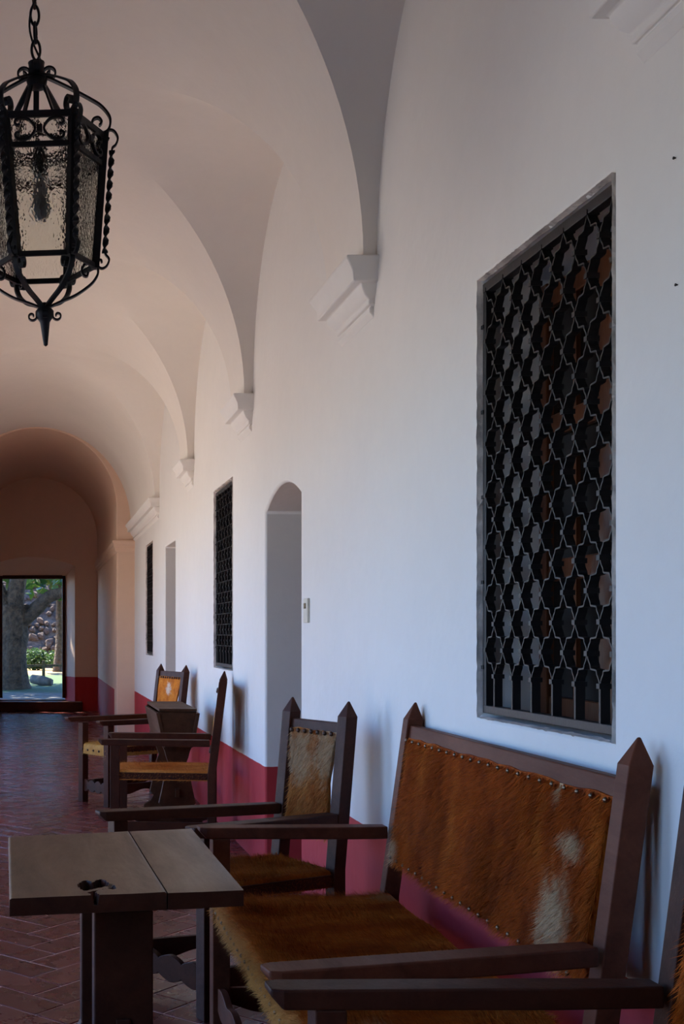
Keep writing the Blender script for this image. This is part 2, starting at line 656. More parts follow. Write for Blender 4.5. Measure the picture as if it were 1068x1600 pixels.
for s in (1, -1):
    for (c, a) in BAYS:
        for d in (1, -1):
            for k in range(NT):
                rows = []
                for t in (th[k], th[k + 1]):
                    gx, gz = barrel(t, s)
                    y = c + d * a * math.cos(t)
                    wx, wz = s * W, ZS + 1.0 * math.sin(t)
                    rows.append([(wx + (gx - wx) * q, y, wz + (gz - wz) * (q ** 0.9)) for q in (0, .2, .4, .6, .8, 1)])
                for q in range(5):
                    mb.quad(rows[0][q], rows[0][q + 1], rows[1][q + 1], rows[1][q])
    edges = [(Y_BACK, None)] + [(None, i) for i in range(len(BAYS))] + [(Y_ARCH, None)]
    for j in range(len(BAYS) + 1):
        for k in range(NT):
            q = []
            for t in (th[k], th[k + 1]):
                x, z = barrel(t, s)
                ya = Y_BACK if j == 0 else BAYS[j - 1][0] + BAYS[j - 1][1] * math.cos(t)
                yb = Y_ARCH if j == len(BAYS) else BAYS[j][0] - BAYS[j][1] * math.cos(t)
                q.append((x, z, ya, yb))
            (x0, z0, a0, b0), (x1, z1, a1, b1) = q
            for e in range(4):
                f0, f1 = e / 4, (e + 1) / 4
                mb.quad((x0, a0 + (b0 - a0) * f0, z0), (x0, a0 + (b0 - a0) * f1, z0), (x1, a1 + (b1 - a1) * f1, z1), (x1, a1 + (b1 - a1) * f0, z1))
    # underside closing the small ledge between barrel foot and wall
    for j, (ya, yb) in enumerate(CAPS):
        mb.quad((s * RX, ya, ZS), (s * W, ya, ZS), (s * W, yb, ZS), (s * RX, yb, ZS))
ceil = mb.build('ceiling', M['vault'], None, 28)
tag(ceil, 'white plastered groin vault over the gallery', kind='structure')

# capitals under the arches
PROF = [(.118, 0, 0), (.118, .012, 0), (.106, .030, .008), (.092, .053, .018), (.090, .091, .018), (.056, .093, .034), (.053, .108, .036),
        (.040, .132, .048), (.022, .146, .060), (.022, .166, .060), (.010, .168, .070), (.016, .176, .070), (.016, .190, .070), (0, .212, .070)]


def capital(n, y0, y1, s, far_ret=True, zt=ZS, x=W, label=None):
    mb = MB()
    rings = []
    for p, dz, ins in PROF:
        ya, yb = y0 - 0.03 + ins, (y1 + 0.03 - ins) if far_ret else y1
        z = zt - dz
        rings.append([(s * (x + .01), ya, z), (s * (x - p), ya, z), (s * (x - p), yb, z), (s * (x + .01), yb, z)])
    mb.loft(rings)
    o = mb.build('trim_%d' % n, M['plaster'], None, 30, 0.004)
    tag(o, label, kind='structure')


ords = ['', '', '', 'nearest, at the top right corner of the picture', 'large one above the arched doorway and grilled window', 'middle one beyond the arched doorway',
        'small one beyond the far grille', 'long far one beside the inner archway']
n = 0
for i, (a, b) in enumerate(CAPS):
    n += 1
    capital(n, a, b, 1, i != len(CAPS) - 1, label='white moulded plaster bracket under the vault, ' + (ords[i] or 'behind the viewpoint'))
for i, (a, b) in enumerate(CAPS):
    n += 1
    capital(n, a, b, -1, i != len(CAPS) - 1, label='white moulded plaster bracket on the courtyard side of the vault')

# inner archway and the far room
X2 = 1.02
ZI = H + 1.185               # impost of the inner arch
ZC = H + 2.62                # its crown
mb = MB()                    # the face of the arch wall at Y_ARCH
arc = [(X2, 0.0), (X2, ZI), (X2, ZC - X2)] + [(X2 * math.cos(t), ZC - X2 + X2 * math.sin(t)) for t in th[1:]]
outer = [(W + .01, 0.0), (W + .01, ZI), (W + .01, ZC - X2)] + [(W * math.cos(t) + .01, ZC - X2 + (X2 + 0.20) * math.sin(t) + .0) for t in th[1:]]
for s in (1, -1):
    for k in range(len(arc) - 1):
        mb.quad((s * arc[k][0], Y_ARCH, arc[k][1]), (s * outer[k][0], Y_ARCH, outer[k][1]), (s * outer[k + 1][0], Y_ARCH, outer[k + 1][1]), (s * arc[k + 1][0], Y_ARCH, arc[k + 1][1]))
        mb.quad((s * arc[k][0], Y_ARCH, arc[k][1]), (s * arc[k][0], Y_ARCH + .42, arc[k][1]), (s * arc[k + 1][0], Y_ARCH + .42, arc[k + 1][1]), (s * arc[k + 1][0], Y_ARCH, arc[k + 1][1]))
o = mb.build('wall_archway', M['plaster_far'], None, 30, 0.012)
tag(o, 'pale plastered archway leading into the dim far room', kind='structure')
mb = MB()
for s in (1, -1):
    for k in range(len(arc) - 1):
        if k < 2: continue
        for e in range(8):
            ya, yb = Y_ARCH + .42 + (Y_END - Y_ARCH - .42) * e / 8, Y_ARCH + .42 + (Y_END - Y_ARCH - .42) * (e + 1) / 8
            mb.quad((s * arc[k][0], ya, arc[k][1]), (s * arc[k][0], yb, arc[k][1]), (s * arc[k + 1][0], yb, arc[k + 1][1]), (s * arc[k + 1][0], ya, arc[k + 1][1]))
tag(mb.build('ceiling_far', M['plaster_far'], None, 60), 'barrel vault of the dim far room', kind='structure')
for s, nm in ((1, 'wall_far_right'), (-1, 'wall_far_left')):
    mb = MB()
    mb.box(s * X2, s * (X2 + .4), Y_ARCH + .42, Y_END + .5, 0, ZC - X2)
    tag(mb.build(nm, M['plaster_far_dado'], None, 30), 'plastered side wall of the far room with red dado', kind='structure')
# impost moulding on the archway
for s in (1, -1):
    n += 1
    mb = MB()
    rings = []
    for p, dz in ((.055, 0), (.055, .02), (.04, .045), (.04, .075), (.022, .095), (.022, .125), (0, .15)):
        rings.append([(s * (W + .01), Y_ARCH - p, ZI - dz), (s * (X2 - p), Y_ARCH - p, ZI - dz), (s * (X2 - p), Y_END, ZI - dz), (s * (X2 + .01), Y_END, ZI - dz), (s * (X2 + .01), Y_ARCH + .02, ZI - dz), (s * (W + .01), Y_ARCH + .02, ZI - dz)])
    mb.loft(rings)
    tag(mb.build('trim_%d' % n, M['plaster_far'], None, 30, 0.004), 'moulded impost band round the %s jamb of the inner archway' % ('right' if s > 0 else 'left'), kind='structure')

# end wall with splayed doorway recess
DX0, DX1 = -0.58, 0.44
DZ0, DZ1 = 0.20, 2.235
mb = MB()
RX0, RX1 = -0.79, 0.645
rc, rhf = (RX0 + RX1) / 2, (RX1 - RX0) / 2
YD = Y_END + 0.34
zt_ = ZC + .1
NS = 12
xs = [RX0 + (RX1 - RX0) * k / NS for k in range(NS + 1)]
ft = lambda x: 2.44 + 0.15 * (1 - ((x - rc) / rhf) ** 2)
mb.poly([(-X2 - .05, Y_END, 0), (-X2 - .05, Y_END, zt_), (RX0, Y_END, zt_), (RX0, Y_END, ft(RX0)), (RX0, Y_END, 0)])
mb.poly([(RX1, Y_END, 0), (RX1, Y_END, ft(RX1)), (RX1, Y_END, zt_), (X2 + .05, Y_END, zt_), (X2 + .05, Y_END, 0)])
dxs = [DX0 - .05 + (DX1 - DX0 + .1) * k / NS for k in range(NS + 1)]
for k in range(NS):
    mb.quad((xs[k], Y_END, ft(xs[k])), (xs[k], Y_END, zt_), (xs[k + 1], Y_END, zt_), (xs[k + 1], Y_END, ft(xs[k + 1])))
    mb.quad((xs[k], Y_END, ft(xs[k])), (dxs[k], YD, DZ1 + .05), (dxs[k + 1], YD, DZ1 + .05), (xs[k + 1], Y_END, ft(xs[k + 1])))
mb.quad((RX0, Y_END, 0), (RX0, Y_END, ft(RX0)), (dxs[0], YD, DZ1 + .05), (dxs[0], YD, 0))
mb.quad((RX1, Y_END, 0), (RX1, Y_END, ft(RX1)), (dxs[-1], YD, DZ1 + .05), (dxs[-1], YD, 0))
# outer masonry round the opening
mb.box(dxs[-1] - .0, X2 + .4, YD, YD + .16, 0, zt_)
mb.box(-X2 - .4, dxs[0], YD, YD + .16, 0, zt_)
mb.box(dxs[0], dxs[-1], YD, YD + .16, DZ1 + .05, zt_)
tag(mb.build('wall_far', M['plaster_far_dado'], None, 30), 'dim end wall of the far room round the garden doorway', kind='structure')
dr = empty('door_3', (0, YD, 0))
tag(dr, 'dark wooden door frame open on to the garden', kind='structure')
for nm, bx in (('door_jamb', (DX0 - .05, DX0, YD - .03, YD + .1, DZ0, DZ1 + .05)), ('door_jamb', (DX1, DX1 + .05, YD - .03, YD + .1, DZ0, DZ1 + .05)),
               ('door_lintel', (DX0, DX1, YD - .03, YD + .1, DZ1, DZ1 + .06)), ('door_sill', (DX0 - .06, DX1 + .06, YD - .12, YD + .18, .0, DZ0 - .03))):
    mb = MB(); mb.box(*bx); mb.build(nm, M['wood'], dr, None, 0.005)
mb = MB(); mb.box(RX0 - .1, RX1 + .12, Y_END - .18, YD - .12, 0.0, .16)
mb.build('door_step', M['wood'], dr, None, 0.01)

# closing structure: floor slab, roof, back wall
mb = MB(); mb.box(-W - .55, W + .5, Y_BACK - .1, Y_END + .3, -0.14, -0.0025)
floor = mb.build('floor', M['mortar'], None)
tag(floor, 'polished red clay tiles laid in herringbone with pale joints', kind='structure')
ORG[floor] = Vector((0, 0, 0))
mb = MB(); mb.box(-W - 1.0, 7.5, Y_BACK - .6, Y_END + .6, ZW, ZW + .18)
tag(mb.build('roof', M['ground'], None), 'flat roof over the gallery', kind='structure')
mb = MB(); mb.box(-W - .5, W + .5, Y_BACK - .3, Y_BACK, -.1, ZW)
tag(mb.build('wall_back', M['plaster_dado'], None), 'plastered wall closing the gallery behind the viewpoint', kind='structure')
mb = MB(); mb.box(W + .46, 7.4, Y_BACK - .3, Y_END + .5, -.1, ZW)
tag(mb.build('wall_rooms', M['plaster'], None), 'block of rooms behind the gallery wall', kind='structure')
mb = MB(); mb.box(2.6, 8.0, Y_END + .6, Y_END + 9, -.1, 5.6)  # added out of view to keep sun off the garden doorway
tag(mb.build('wall_sun_block', M['plaster'], None), 'unseen plastered block added beside the garden doorway to stop the sun', kind='structure')

# floor tiles: herringbone at 45 degrees
TWD, TLN, GAP = 0.155, 0.310, 0.0065
tmb = MB()
hw, hl, tz = (TWD - GAP) / 2, (TLN - GAP) / 2, 0.004
ch = 0.0025
tmb.loft([[(-hl, -hw, -tz), (hl, -hw, -tz), (hl, hw, -tz), (-hl, hw, -tz)],
          [(-hl, -hw, -ch), (hl, -hw, -ch), (hl, hw, -ch), (-hl, hw, -ch)],
          [(-hl + ch, -hw + ch, 0), (hl - ch, -hw + ch, 0), (hl - ch, hw - ch, 0), (-hl + ch, hw - ch, 0)]])
tme = tmb.mesh('tile')
tme.materials.append(M['tile'])
tiles = []
ANG = math.radians(47)
ca, sa = math.cos(ANG), math.sin(ANG)
w_ = TWD
for i in range(-170, 170):
    for j in range(-170, 170):
        k = (i - j) % 4
        if k == 0:
            cx, cy, rot = w_ * (i + 1), w_ * (j + .5), 0.0
        elif k == 3:
            cx, cy, rot = w_ * (i + .5), w_ * (j + 1), PI / 2
        else:
            continue
        X, Y = cx * ca - cy * sa, cx * sa + cy * ca + 7
        if -W - .3 < X < W + .25 and Y_BACK - .1 < Y < Y_END - .02:
            tiles.append((X, Y, rot + ANG))


def in_view(X, Y):
    if Y < 3.2: return False
    px, py = 57 + F * X / Y, 990 + F * H / Y
    return -20 < px < 420 and py < 1640


vis = sorted([t for t in tiles if in_view(t[0], t[1])], key=lambda t: t[1])[:300]
vs = set(vis)
for X, Y, r in vis:
    o = put('floor_tile', tme, floor, (X, Y, 0.0008 * random.uniform(-1, 1)))
    o.rotation_euler = (random.gauss(0, .001), random.gauss(0, .001), r)
mb = MB()
for X, Y, r in tiles:
    if (X, Y, r) in vs: continue
    Mx = Matrix.Translation((X, Y, 0.0008 * random.uniform(-1, 1))) @ Matrix.Rotation(r, 4, 'Z')
    n0 = len(mb.v)
    mb.v += [Mx @ v.co for v in tme.vertices]
    mb.f += [tuple(n0 + k for k in p.vertices) for p in tme.polygons]
o = mb.build('floor_tiles', M['tile'], floor, merge=False)
tag(o, kind='stuff')

# ------------------------------------------------------------------ garden and courtyard
mb = MB(); mb.box(-90, 90, -60, 120, -2.0, -0.12)
tag(mb.build('ground', M['ground'], None), 'sandy sunlit courtyard ground', kind='structure')
mb = MB()
NX, NY = 24, 40
gp = {}
for i in range(NX + 1):
    for j in range(NY + 1):
        x, y = -14 + 28 * i / NX, Y_END + .45 + (58 - Y_END) * j / NY
        z = -0.06 + 0.05 * noise.noise(Vector((x * .6, y * .6, 0))) - (0.02 if y < 22 else 0)
        if abs(x) > 12 or y > 56: z = -.15
        gp[i, j] = (x, y, z)
for i in range(NX):
    for j in range(NY):
        mb.quad(gp[i, j], gp[i + 1, j], gp[i + 1, j + 1], gp[i, j + 1])
tag(mb.build('lawn', M['lawn'], None, 180), 'green lawn and gravel path beyond the garden doorway', kind='structure')


def leaf_cloud(blobs, count, size, seed=1):
    rnd = random.Random(seed)
    mb = MB()
    tot = sum(b[1][0] * b[1][1] * b[1][2] for b in blobs)
    for c, rad in blobs:
        k = int(count * rad[0] * rad[1] * rad[2] / tot) + 40
        for _ in range(k):
            d = Vector((rnd.gauss(0, 1), rnd.gauss(0, 1), rnd.gauss(0, 1))).normalized()
            q = rnd.random() ** 0.35
            p = Vector(c) + Vector((d.x * rad[0], d.y * rad[1], d.z * rad[2])) * q
            a = Vector((rnd.gauss(0, 1), rnd.gauss(0, 1), rnd.gauss(0, .7))).normalized()
            b = a.orthogonal().normalized()
            b = (b * math.cos(rnd.random() * 6.28) + a.cross(b) * math.sin(rnd.random() * 6.28)).normalized()
            s = size * rnd.uniform(.6, 1.3)
            mb.quad(p - a * s, p - b * s * .45, p + a * s, p + b * s * .45)
    return mb


tree = empty('old_tree', (-0.62, 29, -0.08))
tag(tree, 'old tree with a thick rough forked trunk framed in the garden doorway', 'tree')


def gnarl(pts, rad, n=14, seed=0, step=8):
    """rough trunk: tube with bark ridges"""
    P, R_ = [], []
    for i in range(len(pts) - 1):
        for k in range(step):
            t = k / step
            P.append(Vector(pts[i]).lerp(Vector(pts[i + 1]), t)); R_.append(rad[i] + (rad[i + 1] - rad[i]) * t)
    P.append(Vector(pts[-1])); R_.append(rad[-1])
    for _ in range(3):
        P = [P[0]] + [(P[i - 1] + P[i] * 2 + P[i + 1]) / 4 for i in range(1, len(P) - 1)] + [P[-1]]
    mb = MB()
    mb.tube(P, R_, n)
    for i, v in enumerate(mb.v):
        j = i % n
        mb.v[i] = v + (v - P[i // n]) * (0.13 * noise.noise(Vector((j * 1.7 + seed, i // n * .22, seed))) + 0.09 * math.sin(j * 2.4 + seed))
    return mb


gnarl([(-.72, 29, -.2), (-.66, 29, .25), (-.60, 29, 1.1), (-.62, 29, 2.0)], [.62, .44, .36, .42], 22, 1, 12).build('trunk', M['bark'], tree, 180)
gnarl([(-.62, 29, 1.75), (-.50, 29, 2.3), (-.36, 29.1, 3.2), (-.2, 29.3, 5.0)], [.28, .21, .19, .13], 14, 2).build('branch', M['bark'], tree, 180)
gnarl([(-.42, 29, 1.55), (-.05, 28.9, 1.85), (.30, 28.8, 2.20), (.72, 28.6, 2.32), (1.7, 28.2, 2.8)], [.20, .17, .15, .12, .09], 14, 3).build('branch', M['bark'], tree, 180)
gnarl([(-.75, 29, 1.8), (-.98, 29, 2.3), (-1.3, 29.1, 3.2), (-1.8, 29.3, 4.6)], [.26, .22, .18, .12], 14, 4).build('branch', M['bark'], tree, 180)
leaf_cloud([((-1.6, 29.6, 6.2), (4.2, 3.6, 2.0)), ((2.0, 29.2, 6.0), (4.0, 3.4, 1.9)), ((.2, 31.0, 4.3), (2.2, 1.2, 1.1)), ((.35, 32.2, 2.75), (1.0, .8, .62)), ((-1.5, 31.4, 2.8), (.9, .8, .6)), ((1.1, 31.5, 2.3), (.5, .6, .6)), ((2.6, 25.6, 6.4), (4.2, 3.6, 1.6)), ((-2.8, 24.6, 6.6), (4.4, 3.6, 1.6)), ((.5, 33, 7.6), (6.0, 3.5, 2.2)), ((6.5, 30, 6.4), (3.5, 4.5, 2.2)), ((-6.8, 30, 6.4), (3.5, 4.5, 2.2))], 36000, .20, 3).build('foliage', M['leaf'], tree, merge=False)
rnd = random.Random(11)
for k, (x, y, zz, sx, lab) in enumerate([(-3.9, 39, 3.0, 2.2, 'leafy green tree behind the left side of the old trunk'), (.75, 41.5, 3.9, 2.1, 'bright leafy tree over the stone bank behind the old tree'),
                                         (5.6, 38.5, 3.3, 2.2, 'green tree at the right side of the garden bank')]):
    t = empty('garden_tree', (x, y, -.1))
    tag(t, lab, 'tree', 'trees behind the garden bank')
    gnarl([(x, y, -.2), (x + .1, y, 1.2), (x, y, zz)], [.22, .16, .1], 10, 5 + k, 5).build('trunk', M['bark'], t, 180)
    leaf_cloud([((x, y, zz + .6), (sx, 1.6, 1.6)), ((x + .9, y - .4, zz - .1), (sx * .6, 1.0, .9)), ((x - .8, y + .3, zz + .1), (sx * .6, 1.0, 1.0))], 6000, .11, 20 + k).build('foliage', M['leaf'], t, merge=False)
for k, (x, y, r, lab) in enumerate([(-.05, 44.2, .55, 'dark low bush at the foot of the stone bank'), (.95, 43.6, .6, 'dark bush at the right foot of the stone bank')]):
    t = empty('bush', (x, y, -.1))
    tag(t, lab, 'bush', 'bushes below the stone bank')
    leaf_cloud([((x, y, .35), (r, .5, .42))], 1200, .07, 40 + k).build('foliage', M['leaf_dark'], t, merge=False)
    gnarl([(x, y, -.15), (x, y, .35)], [.05, .03], 6, 1, 2).build('stem', M['bark'], t)

# unseen tree added up-sun in the courtyard to shade the near bays
ct = empty('added_shade_tree', (-7.0, 6.2, -.1))
tag(ct, 'broad leafy tree added out of view in the courtyard to shade the near bays', 'tree')
gnarl([(-7.0, 6.2, -.2), (-7.0, 6.2, 1.5), (-6.9, 6.2, 4.5), (-6.8, 6.2, 6.5)], [.4, .3, .25, .15], 12, 8, 6).build('trunk', M['bark'], ct, 180)
leaf_cloud([((-6.6, 6.6, 7.0), (3.4, 3.2, 1.7)), ((-6.4, 3.2, 7.0), (3.2, 3.2, 1.7)), ((-6.2, 0.0, 7.0), (3.0, 3.0, 1.7)), ((-8.4, 4.4, 7.4), (2.8, 4.0, 1.7))], 30000, .22, 61).build('foliage', M['leaf'], ct, merge=False)

# stone bank: a slope of rubble, the stones that show as single pieces
bank = empty('stone_bank', (0, 47, -.1))
tag(bank, 'sloping bank of grey brown rubble stones behind the tree', 'bank')
mb = MB()
bp = {}
for i in range(41):
    for j in range(17):
        x, u = -9 + 18 * i / 40, j / 16
        bp[i, j] = (x, 46.4 + 3.0 * u, -.2 + 4.6 * u + .16 * noise.noise(Vector((x * 1.5, u * 6, 2))))
for i in range(40):
    for j in range(16):
        mb.quad(bp[i, j], bp[i + 1, j], bp[i + 1, j + 1], bp[i, j + 1])
mb.box(-9, 9, 49.4, 50, -.2, 4.2)
mb.build('earth', M['stone_a'], bank, 180)
stone_me = []
for k in range(4):
    bm = bmesh.new()
    bmesh.ops.create_icosphere(bm, subdivisions=1, radius=1)
    for v in bm.verts:
        v.co *= 1 + .35 * noise.noise(v.co * 1.3 + Vector((k * 7, 0, 0)))
    me = bpy.data.meshes.new('stone'); bm.to_mesh(me); bm.free()
    me.materials.append(M['stone_a']); stone_me.append(me)
rnd = random.Random(5)
for r_ in range(12):
    for c_ in range(14):
        u = (r_ + .5 + rnd.uniform(-.5, .5)) / 13
        x = -1.6 + 3.4 * (c_ + rnd.uniform(.1, .9)) / 14
        o = put('stone', rnd.choice(stone_me), bank)
        o.location = Vector((x, 46.35 + 3.0 * u, -.15 + 4.6 * u)) - ORG[bank]
        s = rnd.uniform(.08, .20)
        o.scale = (s * 1.3, s, s * .8)
        o.rotation_euler = (rnd.random() * 6, rnd.random() * .6, rnd.random() * 6)

lg = empty('fallen_log', (.13, 31, -.05))
tag(lg, 'short weathered grey log lying on the grass by the old trunk', 'log')
gnarl([(-.12, 31.2, .10), (.12, 31, .07), (.38, 30.8, .03)], [.11, .13, .10], 12, 9, 5).build('stem', M['log'], lg, 180)
fn = empty('garden_fence', (.2, 35, -.05))
tag(fn, 'low wooden fence with a dark post on the lawn', 'fence')
for x in (.21, -1.4, 1.7):
    mb = MB(); mb.box(x - .045, x + .045, 34.95, 35.05, -.1, .50); mb.build('post', M['bark'], fn, None, .008)
mb = MB(); mb.beam((-1.6, 35, .34), (1.9, 35, .37), .05, .07); mb.build('rail', M['bark'], fn)

# ------------------------------------------------------------------ windows, grilles, doors
CX = 0.131
HR = 0.1443


def lat_profile():
    key = [(0, .5), (.05, .495), (.09, .478), (.13, .445), (.165, .405), (.19, .388), (.22, .380), (.238, .365), (.246, .320), (.25, .25)]
    full = key + [(.5 - v, .5 - o) for v, o in reversed(key[:-1])]
    return full


LP = lat_profile()          # offset (in cell widths) of the right edge of a cell against height above its middle


def make_grille(y0, y1):
    xg = W + 0.022
    g = empty('window_grille', (W, (y0 + y1) / 2, WIN_Z0))
    zb, zt = WIN_Z0 + .012, WIN_Z1 - .012
    fr = MB()
    for (a, b, c, d) in ((y0 + .008, y0 + .030, zb, zt), (y1 - .030, y1 - .008, zb, zt)):
        mb = MB(); mb.box(xg - .012, xg + .012, a, b, c, d); mb.build('frame_bar', M['iron_lattice'], g, None, .002)
    for (c, d) in ((zb, zb + .022), (zt - .026, zt)):
        mb = MB(); mb.box(xg - .013, xg + .013, y0 + .008, y1 - .008, c, d); mb.build('frame_bar', M['iron_lattice'], g, None, .002)
    n = 6
    cw = (y1 - y0 - .05) / n
    ya = y0 + .025
    rows = 7.5
    z1 = zb + .105
    zl = z1 + HR * rows
    # cell columns between legs; bars i = 0..2n-1, two bars for each leg
    for i in range(2 * n):
        leg = i // 2
        sgn = -1 if i % 2 == 0 else 1        # left (nearer) or right (farther) bar of the leg pair
        yl = ya + cw * (leg + .5)
        pts = []
        t = .0022
        pts.append((yl + sgn * t, zb + .015))
        pts.append((yl + sgn * t, z1))
        nseg = int(rows * 2)
        for q in range(nseg):
            zq = z1 + q * HR / 2
            for (v, o) in LP[1:]:
                up = v / .5                  # 0..1 inside this half row
                # o runs .5 -> 0: distance from the wide point to the touching point
                if q % 2 == 0:
                    off = (.5 - o)           # leaves the pair, opens out
                else:
                    off = o
                pts.append((yl + sgn * (t + (cw / 2 - 2 * t) * off * 2), zq + up * HR / 2))
        pts.append((pts[-1][0], zt - .015))
        mb = MB()
        mb.tube([(xg, y, z) for y, z in pts], 1, flat=((1, 0, 0), .022, .0040))
        mb.build('lattice_bar', M['iron_lattice'], g)
    cm = MB(); cm.box(-.015, .015, -.0075, .0075, -.006, .006)
    cme = cm.mesh('clip'); cme.materials.append(M['iron_lattice'])
    nseg = int(rows * 2)
    for q in range(nseg + 1):
        z = z1 + q * HR / 2
        ylist = [ya + cw * (k + .5) for k in range(n)] if q % 2 == 0 else [ya + cw * k for k in range(n + 1)]
        for y in ylist:
            put('clip', cme, g, Vector((xg, y, z)) - ORG[g])
    lm = MB(); lm.beam((-.02, 0, 0), (.03, 0, 0), .012, .012)
    for q in range(5):
        for y in (y0 + .006, y1 - .006):
            mb = MB(); z = WIN_Z0 + .14 + q * .24
            mb.beam((xg - .010, y - .010, z), (xg - .010, y + .010, z), .010, .010); mb.build('lug', M['iron_lattice'], g)
    return g


gr = make_grille(*WINS[0])
tag(gr, 'large dark iron lattice grille over the near window behind the bench', 'window grille', 'wrought iron window grilles')
for k in (1, 2):
    c = copy_tree(gr, None, (0, WINS[k][0] - WINS[0][0], 0))
    tag(c, ['', 'dark iron lattice grille on the wall just beyond the arched doorway', 'narrow sliver of dark iron grille farthest along the wall'][k], 'window grille', 'wrought iron window grilles')


def make_window(n, y0, y1):
    wroot = empty('window_%d' % n, (W + .2, (y0 + y1) / 2, WIN_Z0))
    tag(wroot, 'varnished brown wooden casement set deep behind the %s iron grille' % ['near', 'middle', 'farthest'][n - 1], kind='structure')
    xa, xb = W + .17, W + .215
    for (a, b, c, d) in ((y0, y0 + .05, WIN_Z0, WIN_Z1), (y1 - .05, y1, WIN_Z0, WIN_Z1), ((y0 + y1) / 2 - .035, (y0 + y1) / 2 + .035, WIN_Z0, WIN_Z1)):
        mb = MB(); mb.box(xa, xb, a, b, c, d - .02); mb.build('stile', M['casement'], wroot, None, .004)
    for lo, hi in ((y0 + .05, (y0 + y1) / 2 - .035), ((y0 + y1) / 2 + .035, y1 - .05)):
        for z in (WIN_Z0, WIN_Z0 + .38, WIN_Z0 + .78, WIN_Z1 - .09):
            mb = MB(); mb.box(xa + .006, xb, lo, hi, z, z + .06); mb.build('rail', M['casement'], wroot, None, .004)
        for z in (WIN_Z0 + .06, WIN_Z0 + .44, WIN_Z0 + .84):
            mb = MB(); mb.box(xa + .022, xa + .028, lo, hi, z, z + .34); mb.build('pane', M['dark_glass'], wroot)
        mb = MB(); mb.box(xa + .010, xa + .024, (lo + hi) / 2 - .009, (lo + hi) / 2 + .009, WIN_Z0 + .06, WIN_Z1 - .09); mb.build('glazing_bar', M['casement'], wroot)


def plaster_edge(root, y0, y1):
    """rough lip of plaster broken away round the opening"""
    mb = MB()
    path = []
    n = 70
    for (ya, za, yb, zb_) in ((y0, WIN_Z0, y0, WIN_Z1), (y0, WIN_Z1, y1, WIN_Z1), (y1, WIN_Z1, y1, WIN_Z0), (y1, WIN_Z0, y0, WIN_Z0)):
        for k in range(n):
            path.append((ya + (yb - ya) * k / n, za + (zb_ - za) * k / n))
    cy, cz = (y0 + y1) / 2, (WIN_Z0 + WIN_Z1) / 2
    rings = []
    for k, (y, z) in enumerate(path + path[:1]):
        k = k % len(path)
        q = Vector((y * 40, z * 40, 1.0))
        out = .003 + .005 * noise.noise(q) + .003 * noise.noise(q * 2.7)
        inn = .002 + .004 * noise.noise(q * 1.4 + Vector((5, 5, 5)))
        dy = (1 if y > y1 - 1e-4 else -1 if y < y0 + 1e-4 else 0)
        dz = (1 if z > WIN_Z1 - 1e-4 else -1 if z < WIN_Z0 + 1e-4 else 0)
        rings.append([(W + .004, y + dy * out, z + dz * out), (W - .004 - .003 * noise.noise(q * 2), y + dy * .002, z + dz * .002), (W + .012, y - dy * max(.001, inn), z - dz * max(.001, inn))])
    mb.loft(rings, cap=False, closed=True)
    mb.build('plaster_edge', M['plaster_rough'], root)


for k, (a, b) in enumerate(WINS):
    make_window(k + 1, a, b)
    plaster_edge(bpy.data.objects['window_%d' % (k + 1)], a, b)
for k, (px_, py_, lab) in enumerate([(1055, 247, 'tiny dark nail in the wall high at the right edge'), (1058, 445, 'tiny dark nail in the wall lower down at the right edge')]):
    y_ = wy(px_)
    z_ = H + (990 - py_) * y_ / F
    mb = MB()
    mb.tube([(W + .01, y_, z_), (W - .003, y_, z_), (W - .0032, y_, z_), (W - .005, y_, z_)], [.0015, .0015, .003, .003], 8)
    tag(mb.build('wall_nail', M['iron'], None, 40), lab, 'nail', 'nails in the wall')

for n_, (y0, y1, zt1) in enumerate([(5.60, 6.48, 2.06), (10.66, 11.56, 2.145)]):
    d = empty('door_%d' % (n_ + 1), (W + .4, (y0 + y1) / 2, 0))
    tag(d, 'dark plank door at the back of the %s doorway recess' % ['arched', 'square headed'][n_], kind='structure')
    for k in range(5):
        a, b = y0 + (y1 - y0) * k / 5, y0 + (y1 - y0) * (k + 1) / 5
        mb = MB(); mb.box(W + .36, W + .40, a + .002, b - .002, .005, zt1 - .11 + (0.04 if n_ else 0.0)); mb.build('plank', M['wood'], d, None, .004)
    mb = MB(); mb.tube([(W + .34, y0 + .1, 1.0), (W + .31, y0 + .1, 1.02), (W + .31, y0 + .1, 1.12), (W + .34, y0 + .1, 1.14)], .008); mb.build('handle', M['iron'], d)

sw = empty('light_switch', (W, 5.46, 1.35))
tag(sw, 'narrow ivory light switch plate beside the arched doorway', 'light switch')
mb = MB(); mb.box(W - .012, W + .001, 5.42, 5.50, 1.350, 1.462); mb.build('plate', M['switch'], sw, None, .003)
mb = MB(); mb.box(W - .019, W - .011, 5.448, 5.472, 1.415, 1.440); mb.build('key', M['switch_brass'], sw, None, .002)

# ------------------------------------------------------------------ furniture
SEAT = 0.455


def stud_mesh(r, name, m):
    mb = MB()
    mb.lathe([(r, 0), (r * .85, r * .45), (r * .45, r * .75), (.0004, r * .85)], (0, 0, 0), 8)
    me = mb.mesh(name, smooth=180)
    me.materials.append(m)
    return me


STUD_S = stud_mesh(.0065, 'stud', M['stud'])
STUD_L = stud_mesh(.0095, 'stud', M['stud_dark'])


